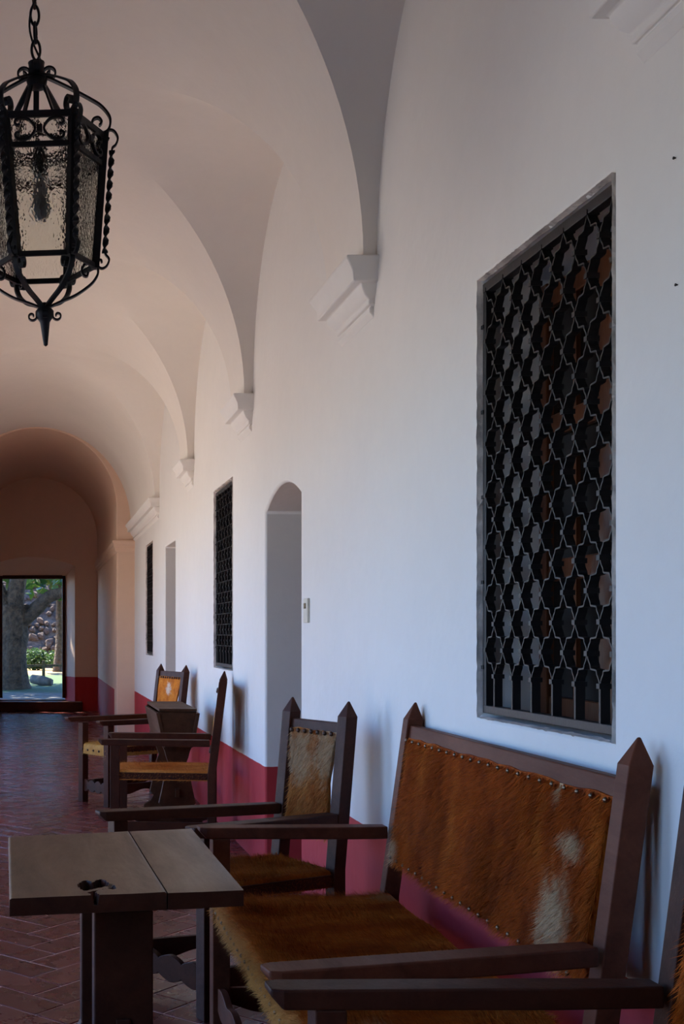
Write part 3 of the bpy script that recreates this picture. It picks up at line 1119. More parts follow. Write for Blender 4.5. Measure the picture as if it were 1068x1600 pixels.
def fur(grid, count, length, comb, seed, lift=.35, width=.0016):
    """short hairs standing on a grid of points [[Vector]]"""
    rnd = random.Random(seed)
    mb = MB()
    cells = []
    for i in range(len(grid) - 1):
        for j in range(len(grid[0]) - 1):
            a, b, c, d = grid[i][j], grid[i][j + 1], grid[i + 1][j + 1], grid[i + 1][j]
            cells.append((a, b, c, d, (b - a).cross(d - a).length))
    tot = sum(c[4] for c in cells)
    comb = Vector(comb)
    for a, b, c, d, ar in cells:
        nrm = (b - a).cross(d - a)
        if nrm.length < 1e-9: continue
        nrm.normalize()
        k = count * ar / tot
        k = int(k) + (1 if rnd.random() < k - int(k) else 0)
        for _ in range(k):
            u, v = rnd.random(), rnd.random()
            p = a * (1 - u) * (1 - v) + b * u * (1 - v) + c * u * v + d * (1 - u) * v
            sw_ = noise.noise(p * 6) * 1.0
            dr_ = comb + Vector((noise.noise(p * 4 + Vector((9, 0, 0))), noise.noise(p * 4 + Vector((0, 9, 0))), noise.noise(p * 4 + Vector((0, 0, 9))))) * .7
            dr_ = dr_ - nrm * dr_.dot(nrm)
            if dr_.length < 1e-4: dr_ = nrm.orthogonal()
            dr_ = dr_.normalized() + Vector((rnd.gauss(0, .25), rnd.gauss(0, .25), rnd.gauss(0, .25))) + nrm * lift * rnd.uniform(.3, 1.6)
            dr_.normalize()
            sd = dr_.cross(nrm)
            if sd.length < 1e-4: continue
            sd.normalize()
            ln = length * rnd.uniform(.6, 1.3)
            n0 = len(mb.v)
            mb.v += [p - sd * width / 2 - nrm * .001, p + sd * width / 2 - nrm * .001, p + dr_ * ln]
            mb.f.append((n0, n0 + 1, n0 + 2))
    return mb


def post(mb, x, y, ztop, lean, ax, sec=(.052, .052), zbend=SEAT):
    """back post: plumb to the seat, then leaning by lean along ax, pointed top"""
    ax = Vector((ax[0], ax[1], 0)).normalized()
    sd = Vector((-ax.y, ax.x, 0))
    a, b = sec[0] / 2, sec[1] / 2
    zsh = ztop - .055
    rings = []
    for z, k in ((0, 0), (zbend, 0), (zsh, 1)):
        c = Vector((x, y, z)) + ax * lean * k * (zsh - zbend) / (ztop - zbend)
        rings.append([c - ax * a - sd * b, c + ax * a - sd * b, c + ax * a + sd * b, c - ax * a + sd * b])
    c = Vector((x, y, ztop)) + ax * lean
    e = .003
    rings.append([c - ax * e - sd * e, c + ax * e - sd * e, c + ax * e + sd * e, c - ax * e + sd * e])
    mb.loft(rings)


def wavy(p0, p1, z0, z1, n, both, thick, side, waves=3):
    """scalloped stretcher board between two plan points"""
    p0, p1 = Vector((p0[0], p0[1], 0)), Vector((p1[0], p1[1], 0))
    top, bot = [], []
    for k in range(n + 1):
        t = k / n
        s = abs(math.sin(PI * t * waves)) ** .7
        s2 = abs(math.sin(PI * t * waves * 2)) ** .6 * .25
        p = p0.lerp(p1, t)
        if both:
            top.append(p + Vector((0, 0, z1 - .022 + .022 * s - .008 * s2)))
            bot.append(p + Vector((0, 0, z0 + .022 - .022 * s + .008 * s2)))
        else:
            c = math.cos(2 * PI * t * (waves - 1))
            top.append(p + Vector((0, 0, z1)))
            bot.append(p + Vector((0, 0, z0 + .016 + .016 * c)))
    d = (p1 - p0).normalized()
    nrm = Vector((-d.y, d.x, 0)) * thick
    mb = MB()
    mb.strip(top, bot, nrm)
    return mb


def armchair(name, label, cat, group, FN, FF, BN, BF, tipN, tipF, hN, hF, lean, zaN, zaF, hide_back, hide_seat, wood,
             rail=(.945, .998), low=(.575, .605), seat_z=.462, fur_n=(6000, 6000), stud=STUD_L, stud_gap=.045, hide_studs=True, fat=.062, sag=.02,
             seat_over=.02, zaNt=None):
    root = empty(name, ((FN[0] + FF[0] + BN[0] + BF[0]) / 4, (FN[1] + FF[1] + BN[1] + BF[1]) / 4, 0))
    tag(root, label, cat, group)
    V2 = lambda p: Vector((p[0], p[1], 0))
    fN, fF, bN, bF = V2(FN), V2(FF), V2(BN), V2(BF)
    axN, axF = (bN - fN).normalized(), (bF - fF).normalized()
    ax = ((bN + bF) - (fN + fF)).normalized()        # front -> back
    bd = (bF - bN).normalized()                      # along the back, near -> far
    wd = M[wood]
    # posts and legs
    bax = Vector((bd.y, -bd.x, 0))
    if bax.dot(ax) < 0: bax = -bax
    for (b_, hh) in ((bN, hN), (bF, hF)):
        mb = MB(); post(mb, b_.x, b_.y, hh, lean, bax, (.050, .052)); mb.build('back_post', wd, root, None, .003)
    for (f_, a_, za) in ((fN, axN, zaNt or zaN), (fF, axF, zaF)):
        mb = MB(); mb.beam(f_, f_ + Vector((0, 0, za - .036)), .056, .056, ax); mb.build('front_leg', wd, root, None, .003)
    # arms
    for (b_, tip, za, zt) in ((bN, V2(tipN), zaN, zaNt or zaN), (bF, V2(tipF), zaF, zaF)):
        mb = MB()
        d = (b_ - tip).normalized()
        s = Vector((-d.y, d.x, 0))
        L_ = (b_ - tip).length - .012
        rings = []
        for q, wq, top, bt in ((0, .054, 0, .012), (.022, .070, 0, .036), (.5, .066, 0, .040), (L_, .052, 0, .040)):
            c = tip + d * q
            zc = zt + (za - zt) * q / L_
            rings.append([c - s * wq / 2 + Vector((0, 0, zc - bt)), c + s * wq / 2 + Vector((0, 0, zc - bt)), c + s * wq / 2 + Vector((0, 0, zc)), c - s * wq / 2 + Vector((0, 0, zc))])
        mb.loft(rings)
        mb.build('arm', wd, root, None, .004)

    def back_pt(t, z, off=0.0):
        c = bN.lerp(bF, t)
        hh = hN + (hF - hN) * t
        k = max(0.0, (z - SEAT) / (hh - SEAT))
        return c + bax * (lean * k + off) + Vector((0, 0, z))
    # back rails
    for nm, (z0, z1) in (('top_rail', rail), ('lower_rail', low)):
        mb = MB()
        mb.loft([[back_pt(t, z0, -.014), back_pt(t, z0, .014), back_pt(t, z1, .014), back_pt(t, z1, -.014)] for t in (.0, .5, 1.0)])
        mb.build(nm, wd, root, None, .003)
    # hide of the back: a sheet with body, sagging slightly, nailed to the rails
    wb = (bF - bN).length
    m0 = .030 / wb
    z0, z1 = low[1] - .028, rail[0] + .012
    NU, NV = max(10, int(wb / .03)), 14
    front, backs = [], []
    for j in range(NV + 1):
        v = j / NV
        fr_, bk_ = [], []
        for i in range(NU + 1):
            u = i / NU
            t = m0 + (1 - 2 * m0) * u
            pinch = (.02 + .012 * noise.noise(Vector((v * 4, u, wb)))) / wb * math.sin(PI * v) * (1 if u > .5 else -1) * abs(2 * u - 1)
            bul = -.018 - .006 * math.sin(PI * v) + .012 * math.sin(PI * u) * math.sin(PI * v) + .011 * noise.noise(Vector((u * wb * 7, v * 2.2, wb * 7))) * math.sin(PI * v) ** .5 + .004 * noise.noise(Vector((u * wb * 30, v * 1.5, 2))) * v
            z = z0 + (z1 - z0) * v + (.006 * noise.noise(Vector((u * 14, 0, wb))) if j in (0, NV) else 0)
            fr_.append(back_pt(t - pinch, z, bul))
            bk_.append(back_pt(t - pinch, z, bul + .012))
        front.append(fr_); backs.append(bk_)
    mb = MB()
    for g_ in (front, backs):
        for j in range(NV):
            for i in range(NU):
                mb.quad(g_[j][i], g_[j][i + 1], g_[j + 1][i + 1], g_[j + 1][i])
    for i in range(NU):
        for j in (0, NV):
            mb.quad(front[j][i], front[j][i + 1], backs[j][i + 1], backs[j][i])
    for j in range(NV):
        for i in (0, NU):
            mb.quad(front[j][i], front[j + 1][i], backs[j + 1][i], backs[j][i])
    bh = mb.build('back_hide', M[hide_back], root, 60)
    if fur_n[1]:
        g_ = front if (front[0][1] - front[0][0]).cross(front[1][0] - front[0][0]).dot(-bax) > 0 else [list(reversed(r)) for r in front]
        f_ = fur(g_, fur_n[1], .030, (0, 0, -1), 3, .6, .0026).build('fur', M[hide_back], bh, merge=False)
        tag(f_, kind='stuff')
    # studs along the top and bottom edge
    if hide_studs:
        rot = (-bax).to_track_quat('Z', 'Y').to_euler()
        k = max(4, int(wb / stud_gap))
        for zz, off in ((rail[0] + .004, -.027), (low[1] - .020, -.026)):
            for i in range(k):
                t = m0 * 1.6 + (1 - 3.2 * m0) * i / (k - 1)
                o = put('stud', stud, root, back_pt(t, zz, off) - ORG[root])
                o.rotation_euler = rot
    # seat: hide pad drawn over the seat rails
    e = seat_over
    NU, NV = max(10, int(wb / .035)), 16
    cf0, cf1 = fN - ax * e, fF - ax * e
    cb0, cb1 = bN - ax * .012, bF - ax * .012
    sideN = (fN - fF).normalized() * e
    prof = [(-.0, -fat), (-.004, -fat * .5), (0, -.014), (.012, -.003)]
    rows = []

    def sp(u, v, dz):
        p = cf0.lerp(cf1, u).lerp(cb0.lerp(cb1, u), v)
        return p + Vector((0, 0, seat_z + dz))
    us = [0, 0, 0.004, 0.02] + [i / NU for i in range(1, NU)] + [.98, .996, 1, 1]
    ud = [-fat, -fat * .5, -.012, -.002] + [0] * (NU - 1) + [-.002, -.012, -fat * .5, -fat]
    vs_ = [0, 0, 0.006, 0.03] + [j / NV for j in range(1, NV)] + [1, 1]
    vd = [-fat, -fat * .5, -.012, -.002] + [0] * (NV - 1) + [0, -fat]
    for v, dv in zip(vs_, vd):
        row = []
        for u, du in zip(us, ud):
            dz = min(dv, du)
            s_ = -sag * math.sin(PI * u) * math.sin(PI * min(1, v)) + .006 * noise.noise(Vector((u * wb * 6, v * 4, 3.3)))
            p = sp(u, v, dz + (s_ if dz > -.02 else 0))
            outw = Vector((0, 0, 0))
            if du < -.005: outw += (sideN if u < .5 else -sideN) * .4
            if dz <= -fat * .5 and v < .01:
                p += -ax * .004 * noise.noise(Vector((u * wb * 9, dz * 20, 1)))
            row.append(p + outw)
        rows.append(row)
    mb = MB()
    for j in range(len(rows) - 1):
        for i in range(len(rows[0]) - 1):
            mb.quad(rows[j][i], rows[j][i + 1], rows[j + 1][i + 1], rows[j + 1][i])
    sh = mb.build('seat_hide', M[hide_seat], root, 70)
    if fur_n[0]:
        up = (rows[6][6 + 1] - rows[6][6]).cross(rows[7][6] - rows[6][6])
        g_ = rows if up.z > 0 else [list(reversed(r)) for r in rows]
        f_ = fur(g_, fur_n[0], .026, -ax * .7 + Vector((0, 0, -.35)), 5, .75, .0024).build('fur', M[hide_seat], sh, merge=False)
        tag(f_, kind='stuff')
    if hide_studs:
        zz = seat_z - fat * .62
        for p0, p1, nd in ((cf0, cf1, -ax), (cf0, cb0, (fN - fF).normalized())):
            k = max(4, int((p1 - p0).length / .065))
            rot = nd.to_track_quat('Z', 'Y').to_euler()
            for i in range(k):
                t = .06 + .88 * i / (k - 1)
                o = put('stud', stud, root, p0.lerp(p1, t) + nd * (.004 if nd == -ax else e * .42) + Vector((0, 0, zz)) - ORG[root])
                o.rotation_euler = rot
    # rails carrying the seat, stretchers
    mb = MB(); mb.beam(fN + Vector((0, 0, seat_z - .036)), fF + Vector((0, 0, seat_z - .036)), .03, .04); mb.build('seat_rail', wd, root)
    for f_, b_ in ((fN, bN), (fF, bF)):
        mb = MB(); mb.beam(f_ + Vector((0, 0, seat_z - .036)), b_ + Vector((0, 0, seat_z - .036)), .03, .04); mb.build('seat_rail', wd, root)
        wavy(f_, b_, .085, .165, 40, False, .02, None, 3).build('side_stretcher', wd, root, 40, .002)
    wavy(fN, fF, .085, .180, 60, True, .022, None, 4 if wb < 1 else 7).build('front_stretcher', wd, root, 40, .002)
    mb = MB(); mb.beam(bN + Vector((0, 0, .14)), bF + Vector((0, 0, .14)), .022, .05); mb.build('back_stretcher', wd, root, None, .002)
    return root


RUST = ((0.19, 0.024, 0.002), (0.42, 0.072, 0.005), (0.64, 0.165, 0.018))
GOLD = ((0.24, 0.045, 0.005), (0.44, 0.108, 0.012), (0.66, 0.235, 0.045))


def rel(p, r):
    return tuple(Vector(p) - Vector(r))


bo = ((.575 + .59 + 1.125 + 1.14) / 4, (2.36 + 3.80 + 2.38 + 3.83) / 4, 0)
M['hide_bench_back'] = m_hide('rust_cow_hide', *RUST, spots=[(rel((1.14, 2.60, .66), bo), (.2, .10, .13)), (rel((1.17, 2.56, .84), bo), (.2, .07, .035)), (rel((1.18, 2.66, .945), bo), (.2, .012, .05)), (rel((1.13, 3.79, .61), bo), (.2, .06, .07))], stretch=(1, 1.6, .55))
M['hide_bench_seat'] = m_hide('golden_brown_cow_hide', *GOLD, spots=[(rel((1.1, 3.74, .46), bo), (.06, .05, .2), (.5, .3, .13)), (rel((.72, 2.50, .46), bo), (.05, .06, .2)), (rel((.545, 3.1, .41), bo), (.045, 9, .16), (.60, .27, .07))], stretch=(.5, 1.3, 1))
armchair('bench', 'two seat dark wooden bench with rust brown cow hide seat and back', 'bench', 'hide covered gallery seats',
         (.575, 2.36), (.588, 3.80), (1.125, 2.38), (1.14, 3.83), (.437, 2.27), (.52, 3.81), 1.092, 1.078, .085, .676, .680,
         'hide_bench_back', 'hide_bench_seat', 'wood_bench', rail=(.955, 1.005), low=(.575, .605), seat_z=.465, fur_n=(60000, 46000), stud=STUD_S, stud_gap=.064, fat=.07, sag=.03, zaNt=.660)

M['hide_near'] = m_hide('rust_cow_hide_near', *RUST, stretch=(1, 1.6, .55))
armchair('armchair', 'dark wooden armchair cut off by the right edge beside the bench', 'armchair', 'hide covered gallery seats',
         (.515, 1.56), (.515, 2.10), (1.11, 1.58), (1.122, 2.12), (.41, 1.56), (.41, 2.105), 1.08, 1.08, .080, .676, .676,
         'hide_near', 'hide_near', 'wood', fur_n=(0, 9000), stud=STUD_L)

ao = ((.56 + .30 + 1.075 + .937) / 4, (3.99 + 4.37 + 4.26 + 4.56) / 4, 0)
M['hide_a_back'] = m_hide('pale_mottled_cow_hide', (0.32, 0.062, 0.007), (0.48, 0.160, 0.032), (0.60, 0.28, 0.085), spots=[(rel((1.08, 4.33, .86), ao), (.3, .10, .13)), (rel((1.0, 4.48, .84), ao), (.3, .10, .13))], white=(.56, .38, .21), stretch=(1, 1, .6))
M['hide_a_seat'] = m_hide('brown_cow_hide', *GOLD, stretch=(.6, 1.2, 1))
armchair('armchair', 'armchair with pale mottled hide back and large studs between table and bench', 'armchair', 'hide covered gallery seats',
         (.575, 3.99), (.30, 4.37), (1.075, 4.26), (.937, 4.56), (.51, 3.945), (.223, 4.346), 1.055, 1.055, .060, .655, .650,
         'hide_a_back', 'hide_a_seat', 'wood', rail=(.930, .975), low=(.56, .59), seat_z=.452, fur_n=(16000, 9000), stud=STUD_L, stud_gap=.043)

M['hide_c'] = m_hide('tan_cow_hide', (0.30, 0.075, 0.010), (0.50, 0.17, 0.030), (0.64, 0.28, 0.07), stretch=(.6, 1.2, 1))
armchair('armchair', 'armchair in profile with tan hide seat in front of the small trough', 'armchair', 'hide covered gallery seats',
         (.475, 7.17), (.555, 7.63), (1.05, 7.10), (1.125, 7.56), (.375, 7.18), (.465, 7.645), 1.062, 1.062, .074, .662, .662,
         'hide_c', 'hide_c', 'wood', seat_z=.478, fur_n=(5000, 0), stud=STUD_L)

do = ((.54 + .362 + 1.10 + .95) / 4, (8.87 + 9.17 + 9.22 + 9.65) / 4, 0)
M['hide_d'] = m_hide('orange_cow_hide', (0.34, 0.08, 0.006), (0.52, 0.16, 0.014), (0.64, 0.25, 0.03), spots=[(rel((1.08, 9.45, .86), do), (.3, .06, .055))], white=(.7, .62, .5), stretch=(1, 1, 1))
M['hide_d_seat'] = m_hide('beige_cow_hide', (0.42, 0.19, 0.04), (0.56, 0.31, 0.08), (0.68, 0.44, 0.15), stretch=(1, 1, 1))
armchair('armchair', 'farthest armchair with orange hide back standing behind the small trough', 'armchair', 'hide covered gallery seats',
         (.54, 8.87), (.362, 9.17), (1.10, 9.22), (.95, 9.65), (.455, 8.80), (.232, 9.22), 1.055, 1.055, .072, .650, .650,
         'hide_d', 'hide_d_seat', 'wood', fat=.085, seat_z=.462, fur_n=(5000, 0), stud=STUD_L)

# front table: two worn planks on slab trestles
tb = empty('table', (.215, 3.27, 0))
tag(tb, 'small dark wooden table with a cracked two plank top in the foreground', 'table')
TZ, TT = .68, .042
FL, FR, BL, BR = Vector((-.063, 2.77, 0)), Vector((.503, 2.875, 0)), Vector((-.086, 3.62, 0)), Vector((.495, 3.785, 0))


def tp(u, v, z):
    return FL.lerp(FR, u).lerp(BL.lerp(BR, u), v) + Vector((0, 0, z))


def crack(u, v):
    """depth of the knot hole near the front edge"""
    x, y = (u - .37) / .085, (v - .115) / .075
    d = math.sqrt(x * x + y * y) + .55 * noise.noise(Vector((u * 26, v * 12, 5)))
    gap = 1.0 if d < .85 else 0.0
    # splinter left standing inside
    if abs(y + .25 - .5 * x) < .22 + .12 * noise.noise(Vector((u * 40, 0, 1))): gap *= .25
    fr_ = 1.0 if (v < .06 and abs(u - .36 + .4 * v) < .012 + .01 * noise.noise(Vector((v * 90, 0, 0)))) else 0.0
    return .024 * max(gap, fr_)


SEAM = ((.665), (.648))
for k in range(2):
    NU, NV = (90, 110) if k == 0 else (6, 20)
    mb = MB()
    g = []
    for j in range(NV + 1):
        v = (j / NV) ** (1.6 if k == 0 else 1)
        sm = SEAM[0] + (SEAM[1] - SEAM[0]) * v
        u0, u1 = (0, sm - .0028) if k == 0 else (sm + .0028, 1)
        row = []
        for i in range(NU + 1):
            u = u0 + (u1 - u0) * i / NU
            edge = .003 if (i in (0, NU) or j in (0, NV)) else 0
            z = TZ - edge - (crack(u, v) if k == 0 else 0) + .0012 * noise.noise(Vector((u * 5, v * 3, 2)))
            row.append(tp(u, v, z))
        g.append(row)
    for j in range(NV):
        for i in range(NU):
            mb.quad(g[j][i], g[j][i + 1], g[j + 1][i + 1], g[j + 1][i])
    rim = [g[0][i] for i in range(NU + 1)] + [g[j][NU] for j in range(1, NV + 1)] + [g[NV][i] for i in range(NU - 1, -1, -1)] + [g[j][0] for j in range(NV - 1, 0, -1)]
    low_ = [Vector((p.x, p.y, TZ - TT)) for p in rim]
    for i in range(len(rim)):
        q = (i + 1) % len(rim)
        mb.quad(rim[i], low_[i], low_[q], rim[q])
    mb.poly(list(reversed(low_)))
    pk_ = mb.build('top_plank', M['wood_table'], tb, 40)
    pk_.data.materials.append(M['wood'])                 # shade painted on the plank sides and into the broken knot
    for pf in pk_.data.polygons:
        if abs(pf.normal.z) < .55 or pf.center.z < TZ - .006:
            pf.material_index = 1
for yc, sh in ((2.99, 0.0), (3.50, -.012)):
    mb = MB()
    pr = [(-.235, .638), (-.235, .622), (-.205, .604), (.205, .604), (.235, .622), (.235, .638)]
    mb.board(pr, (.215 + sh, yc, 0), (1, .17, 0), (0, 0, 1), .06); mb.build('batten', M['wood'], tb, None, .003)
    mb = MB()
    pr = [(-.075, .604), (-.075, .16), (-.10, .11), (-.16, .08), (-.20, .05), (-.20, 0), (.20, 0), (.20, .05), (.16, .08), (.10, .11), (.075, .16), (.075, .604)]
    mb.board(pr, (.217 + sh, yc, 0), (1, .10, 0), (0, 0, 1), .042); mb.build('trestle_leg', M['wood'], tb, None, .004)  # legs and battens in darker wood than the top, shade put into their colour
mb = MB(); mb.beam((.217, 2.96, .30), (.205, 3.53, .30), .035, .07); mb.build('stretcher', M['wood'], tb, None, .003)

# kneading trough on a stand, between the two farther armchairs
tr = empty('wooden_trough', (.95, 8.35, 0))
tag(tr, 'small lidded wooden trough with sloping sides on a flared stand by the wall', 'trough')
YA, YB = 7.95, 8.80
for nm, xt, xb_ in (('side_board', .815, .865), ('side_board', 1.085, 1.045)):
    mb = MB()
    s = 1 if xt < .95 else -1
    mb.loft([[(xt - .012, y0_, .765), (xt + .012, y0_, .765), (xb_ + .012, y1_, .54), (xb_ - .012, y1_, .54)] for y0_, y1_ in ((YA, YA), (YB, YB))])
    mb.build(nm, M['wood_trough'], tr, None, .003)
for y in (YA + .02, YB - .02):
    mb = MB()
    mb.board([(.815, .775), (.870, .54), (1.04, .54), (1.075, .775)], (0, y, 0), (1, 0, 0), (0, 0, 1), .02)
    mb.build('end_board', M['wood_trough'], tr, None, .002)
mb = MB(); mb.box(.86, 1.05, YA, YB, .535, .555); mb.build('bottom_board', M['wood_trough'], tr)
mb = MB()
mb.loft([[(x0_, y_, z) for x0_, y_ in ((.822, YA - .01), (1.075, YA - .01), (1.075, YB + .01), (.822, YB + .01))] for z in (.778, .796)])
mb.build('lid', M['wood_trough'], tr, None, .003)
for y in (YA + .10, YB - .12):
    mb = MB()
    pr = [(-.10, .535), (-.085, .50), (-.075, .46), (-.060, .42), (-.075, .38), (-.085, .34), (-.105, .24), (-.125, .15), (-.10, .12), (-.12, .08), (-.17, .05), (-.17, 0)]
    pr = pr + [(-a, b) for a, b in reversed(pr)]
    mb.board(pr, (.955, y, 0), (1, 0, 0), (0, 0, 1), .04); mb.build('stand_leg', M['wood_trough'], tr, None, .003)
mb = MB(); mb.beam((.955, YA + .06, .22), (.955, YB - .08, .22), .03, .06); mb.build('stretcher', M['wood_trough'], tr, None, .003)

# ------------------------------------------------------------------ lantern
LX, LY = 0.0, 3.35
ln = empty('hanging_lantern', (LX, LY, 2.90))
tag(ln, 'black wrought iron hexagonal lantern with hammered glass hanging on a chain', 'lantern')
ZT, ZM, ZBm = 2.700, 2.622, 2.335
RT, RB = .186, .148


def rad_at(z):
    return RB + (RT - RB) * (z - ZBm) / (ZT - ZBm)


A0 = 0.0


def crn(k, z, dr_=0.0):
    a = A0 + PI / 3 * k
    r = rad_at(z) + dr_
    return Vector((LX + r * math.cos(a), LY + r * math.sin(a), z))


def radial(k):
    a = A0 + PI / 3 * k
    return Vector((math.cos(a), math.sin(a), 0))


def spiral(c, ex, ez, r0, r1, a0, turns, n=22):
    pts = []
    for i in range(n + 1):
        t = i / n
        a = a0 + turns * 2 * PI * t
        r = r0 + (r1 - r0) * t
        pts.append(c + ex * r * math.cos(a) + ez * r * math.sin(a))
    return pts


EZ = Vector((0, 0, 1))


def crom(pts, n=5):
    """smooth curve through the given points"""
    P = [2 * pts[0] - pts[1]] + list(pts) + [2 * pts[-1] - pts[-2]]
    out = []
    for i in range(1, len(P) - 2):
        a, b, c, d = P[i - 1], P[i], P[i + 1], P[i + 2]
        for k in range(n):
            t = k / n
            out.append(.5 * ((2 * b) + (c - a) * t + (2 * a - 5 * b + 4 * c - d) * t * t + (3 * b - a - 3 * c + d) * t ** 3))
    return out + [pts[-1]]


def rzpath(rv, rz, n=5):
    return crom([Vector((LX, LY, z)) + rv * r for r, z in rz], n)


iron = M['iron']
for k in range(6):
    rv = radial(k)
    tn = Vector((-rv.y, rv.x, 0))
    mb = MB(); mb.tube([crn(k, ZBm - .008), crn(k, ZT + .008)], 1, flat=(rv, .022, .022)); mb.build('corner_bar', iron, ln)
    # twisted outer bar with scrolled ends
    mb = MB()
    rings = []
    nz = 90
    for i in range(nz + 1):
        t = i / nz
        z = ZBm + .035 + (ZT - ZBm - .075) * t
        c = crn(k, z, .024)
        a = t * PI * 9
        w1, w2 = .0085, .0028
        u1 = rv * math.cos(a) + tn * math.sin(a)
        u2 = -rv * math.sin(a) + tn * math.cos(a)
        rings.append([c + u1 * w1 + u2 * w2, c - u1 * w1 + u2 * w2, c - u1 * w1 - u2 * w2, c + u1 * w1 - u2 * w2])
    mb.loft(rings)
    mb.build('twisted_bar', iron, ln, 40)
    mb = MB()
    mb.tube(rzpath(rv, [(.199, 2.692), (.192, 2.697), (.193, 2.710), (.203, 2.718), (.215, 2.712), (.223, 2.694), (.217, 2.676), (.207, 2.667), (.2045, 2.655)]), 1, flat=(tn, .011, .0055))
    mb.build('top_scroll', iron, ln)
    mb = MB()
    mb.tube(rzpath(rv, [(.175, 2.378), (.178, 2.366), (.187, 2.352), (.180, 2.334), (.166, 2.327), (.154, 2.335), (.154, 2.349), (.164, 2.351), (.166, 2.343)]), 1, flat=(tn, .011, .0055))
    mb.build('bottom_scroll', iron, ln)
    # crown arm: from the hub out and down, curling back in over the corner
    mb = MB()
    mb.tube(rzpath(rv, [(.012, 2.880), (.08, 2.846), (.150, 2.806), (.180, 2.785), (.201, 2.757), (.203, 2.734), (.195, 2.716), (.178, 2.709), (.160, 2.716), (.151, 2.733), (.156, 2.749), (.170, 2.753), (.179, 2.741), (.172, 2.731)]), 1, flat=(tn, .016, .006))
    mb.build('crown_arm', iron, ln)
    # lower arm to the finial
    mb = MB()
    mb.tube(rzpath(rv, [(.012, 2.222), (.045, 2.236), (.0885, 2.253), (.130, 2.280), (.148, 2.300), (.155, 2.318), (.150, 2.337), (.135, 2.346), (.118, 2.340), (.109, 2.325), (.113, 2.310), (.123, 2.307), (.127, 2.317)]), 1, flat=(tn, .015, .006))
    mb.build('lower_arm', iron, ln)
    # panes and rails of this side
    k2 = k + 1
    for z, hh in ((ZT, .018), (ZM, .014), (ZBm, .014)):
        mb = MB(); mb.beam(crn(k, z), crn(k2, z), .008, hh); mb.build('side_rail', iron, ln)
    for za, zb_ in ((ZBm, ZM), (ZM, ZT)):
        mb = MB()
        p = [crn(k, za, -.004), crn(k2, za, -.004), crn(k2, zb_, -.004), crn(k, zb_, -.004)]
        mid = (crn(k, za) + crn(k2, za)) / 2 - Vector((LX, LY, za))
        inn = -Vector((mid.x, mid.y, 0)).normalized() * .003
        mb.loft([p, [q + inn for q in p]])
        mb.build('glass_pane', M['glass'], ln)
    # two C scrolls back to back in the frieze
    pm = (crn(k, (ZT + ZM) / 2, .004) + crn(k2, (ZT + ZM) / 2, .004)) / 2
    ex = (crn(k2, ZT) - crn(k, ZT)).normalized()
    outn = Vector((pm.x - LX, pm.y - LY, 0)).normalized()
    for s in (1, -1):
        cp = [(.053, .012), (.060, .010), (.066, .016), (.062, .025), (.048, .029), (.030, .025), (.017, .0125), (.012, 0)]
        cp = cp + [(a_, -b_) for a_, b_ in reversed(cp[:-1])]
        cpath = crom([pm + ex * s * a_ + EZ * b_ for a_, b_ in cp], 4)
        mb = MB(); mb.tube(cpath, 1, flat=(outn, .010, .0062)); mb.build('frieze_scroll', iron, ln)
    mb = MB(); mb.beam(pm - EZ * .009, pm + EZ * .009, .016, .014, outn); mb.build('frieze_clip', iron, ln)
for k in range(3):
    a = PI / 2 + 2 * PI / 3 * k + .12
    d = Vector((math.cos(a), math.sin(a), 0))
    mb = MB(); mb.tube([Vector((LX, LY, 2.875)) + d * .012, Vector((LX, LY, ZT - .02)) + d * .075], 1, flat=(d, .006, .016)); mb.build('stay', iron, ln)
mb = MB(); mb.tube([Vector((LX + .078 * math.cos(2 * PI * i / 24), LY + .078 * math.sin(2 * PI * i / 24), ZT - .02)) for i in range(24)], .005, 6, closed=True); mb.build('inner_ring', iron, ln, 60)
mb = MB(); mb.lathe([(.004, 2.84), (.026, 2.845), (.03, 2.865), (.024, 2.885), (.022, 2.905), (.024, 2.915), (.006, 2.922)], (LX, LY, 0), 14); mb.build('hub', iron, ln, 50)
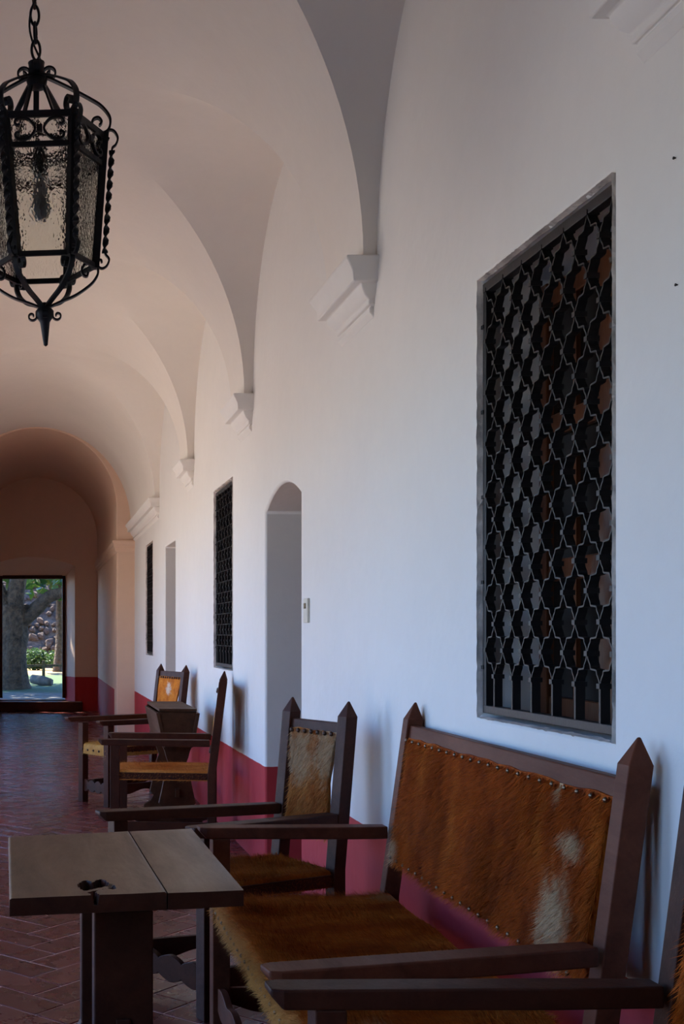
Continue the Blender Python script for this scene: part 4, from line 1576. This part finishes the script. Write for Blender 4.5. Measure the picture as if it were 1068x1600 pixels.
for k in range(4):
    a = PI / 4 * 0 + PI / 2 * k
    d = Vector((math.cos(a), math.sin(a), 0))
    mb = MB(); mb.tube([Vector((LX, LY, 2.885)) + d * .016] + spiral(Vector((LX, LY, 2.882)) + d * .038, d, EZ, .020, .005, 2.4, -1.15), 1, flat=(Vector((-d.y, d.x, 0)), .016, .005)); mb.build('hub_scroll', iron, ln)
    mb = MB(); mb.tube([Vector((LX, LY, 2.205)) + d * .012] + spiral(Vector((LX, LY, 2.198)) + d * .036, d, EZ, .015, .004, 2.4, 1.15), 1, flat=(Vector((-d.y, d.x, 0)), .014, .0045)); mb.build('finial_scroll', iron, ln)
mb = MB(); mb.lathe([(.001, 2.112), (.006, 2.116), (.014, 2.180), (.018, 2.186), (.026, 2.196), (.026, 2.212), (.016, 2.224), (.006, 2.236)], (LX, LY, 0), 14); mb.build('finial', iron, ln, 40)
mb = MB(); mb.lathe([(.004, ZT - .01), (.02, ZT - .012), (.02, 2.60), (.014, 2.59)], (LX, LY, 0), 12); mb.build('lamp_holder', iron, ln, 40)
mb = MB(); mb.lathe([(.013, 2.592), (.015, 2.575), (.022, 2.545), (.027, 2.51), (.024, 2.482), (.012, 2.468), (.001, 2.465)], (LX, LY, 0), 16); mb.build('bulb', M['bulb'], ln, 180)
# chain and flex up to the crown of the vault
zc = 2.925
i = 0
LINKH, LINKW = .060, .0120
while zc < H + 2.634 - .03:
    ax_ = Vector((1, 0, 0)) if i % 2 == 0 else Vector((.25, 1, 0)).normalized()
    c = Vector((LX, LY, zc + LINKH / 2 - .004))
    pts = []
    for q in range(20):
        a = 2 * PI * q / 20
        pts.append(c + ax_ * LINKW * math.cos(a) + EZ * (LINKH / 2 * math.sin(a) * (1 - .12 * abs(math.cos(a)))))
    mb = MB(); mb.tube(pts, .0040, 6, closed=True)
    mb.build('chain_link', M['iron_rust'] if i > 2 else iron, ln, 60)
    zc += LINKH - .011
    i += 1
pts = []
z = 2.90
while z < H + 2.63:
    a = (z - 2.9) * 26
    pts.append((LX + .016 * math.cos(a), LY + .016 * math.sin(a), z)); z += .012
mb = MB(); mb.tube(pts, .0030, 6); mb.build('flex', iron, ln, 60)
mb = MB(); mb.lathe([(.05, H + 2.640), (.045, H + 2.622), (.02, H + 2.612), (.012, H + 2.60)], (LX, LY, 0), 14); mb.build('ceiling_hook', iron, ln, 40)
ln.rotation_euler = (0, math.radians(-1.9), 0)
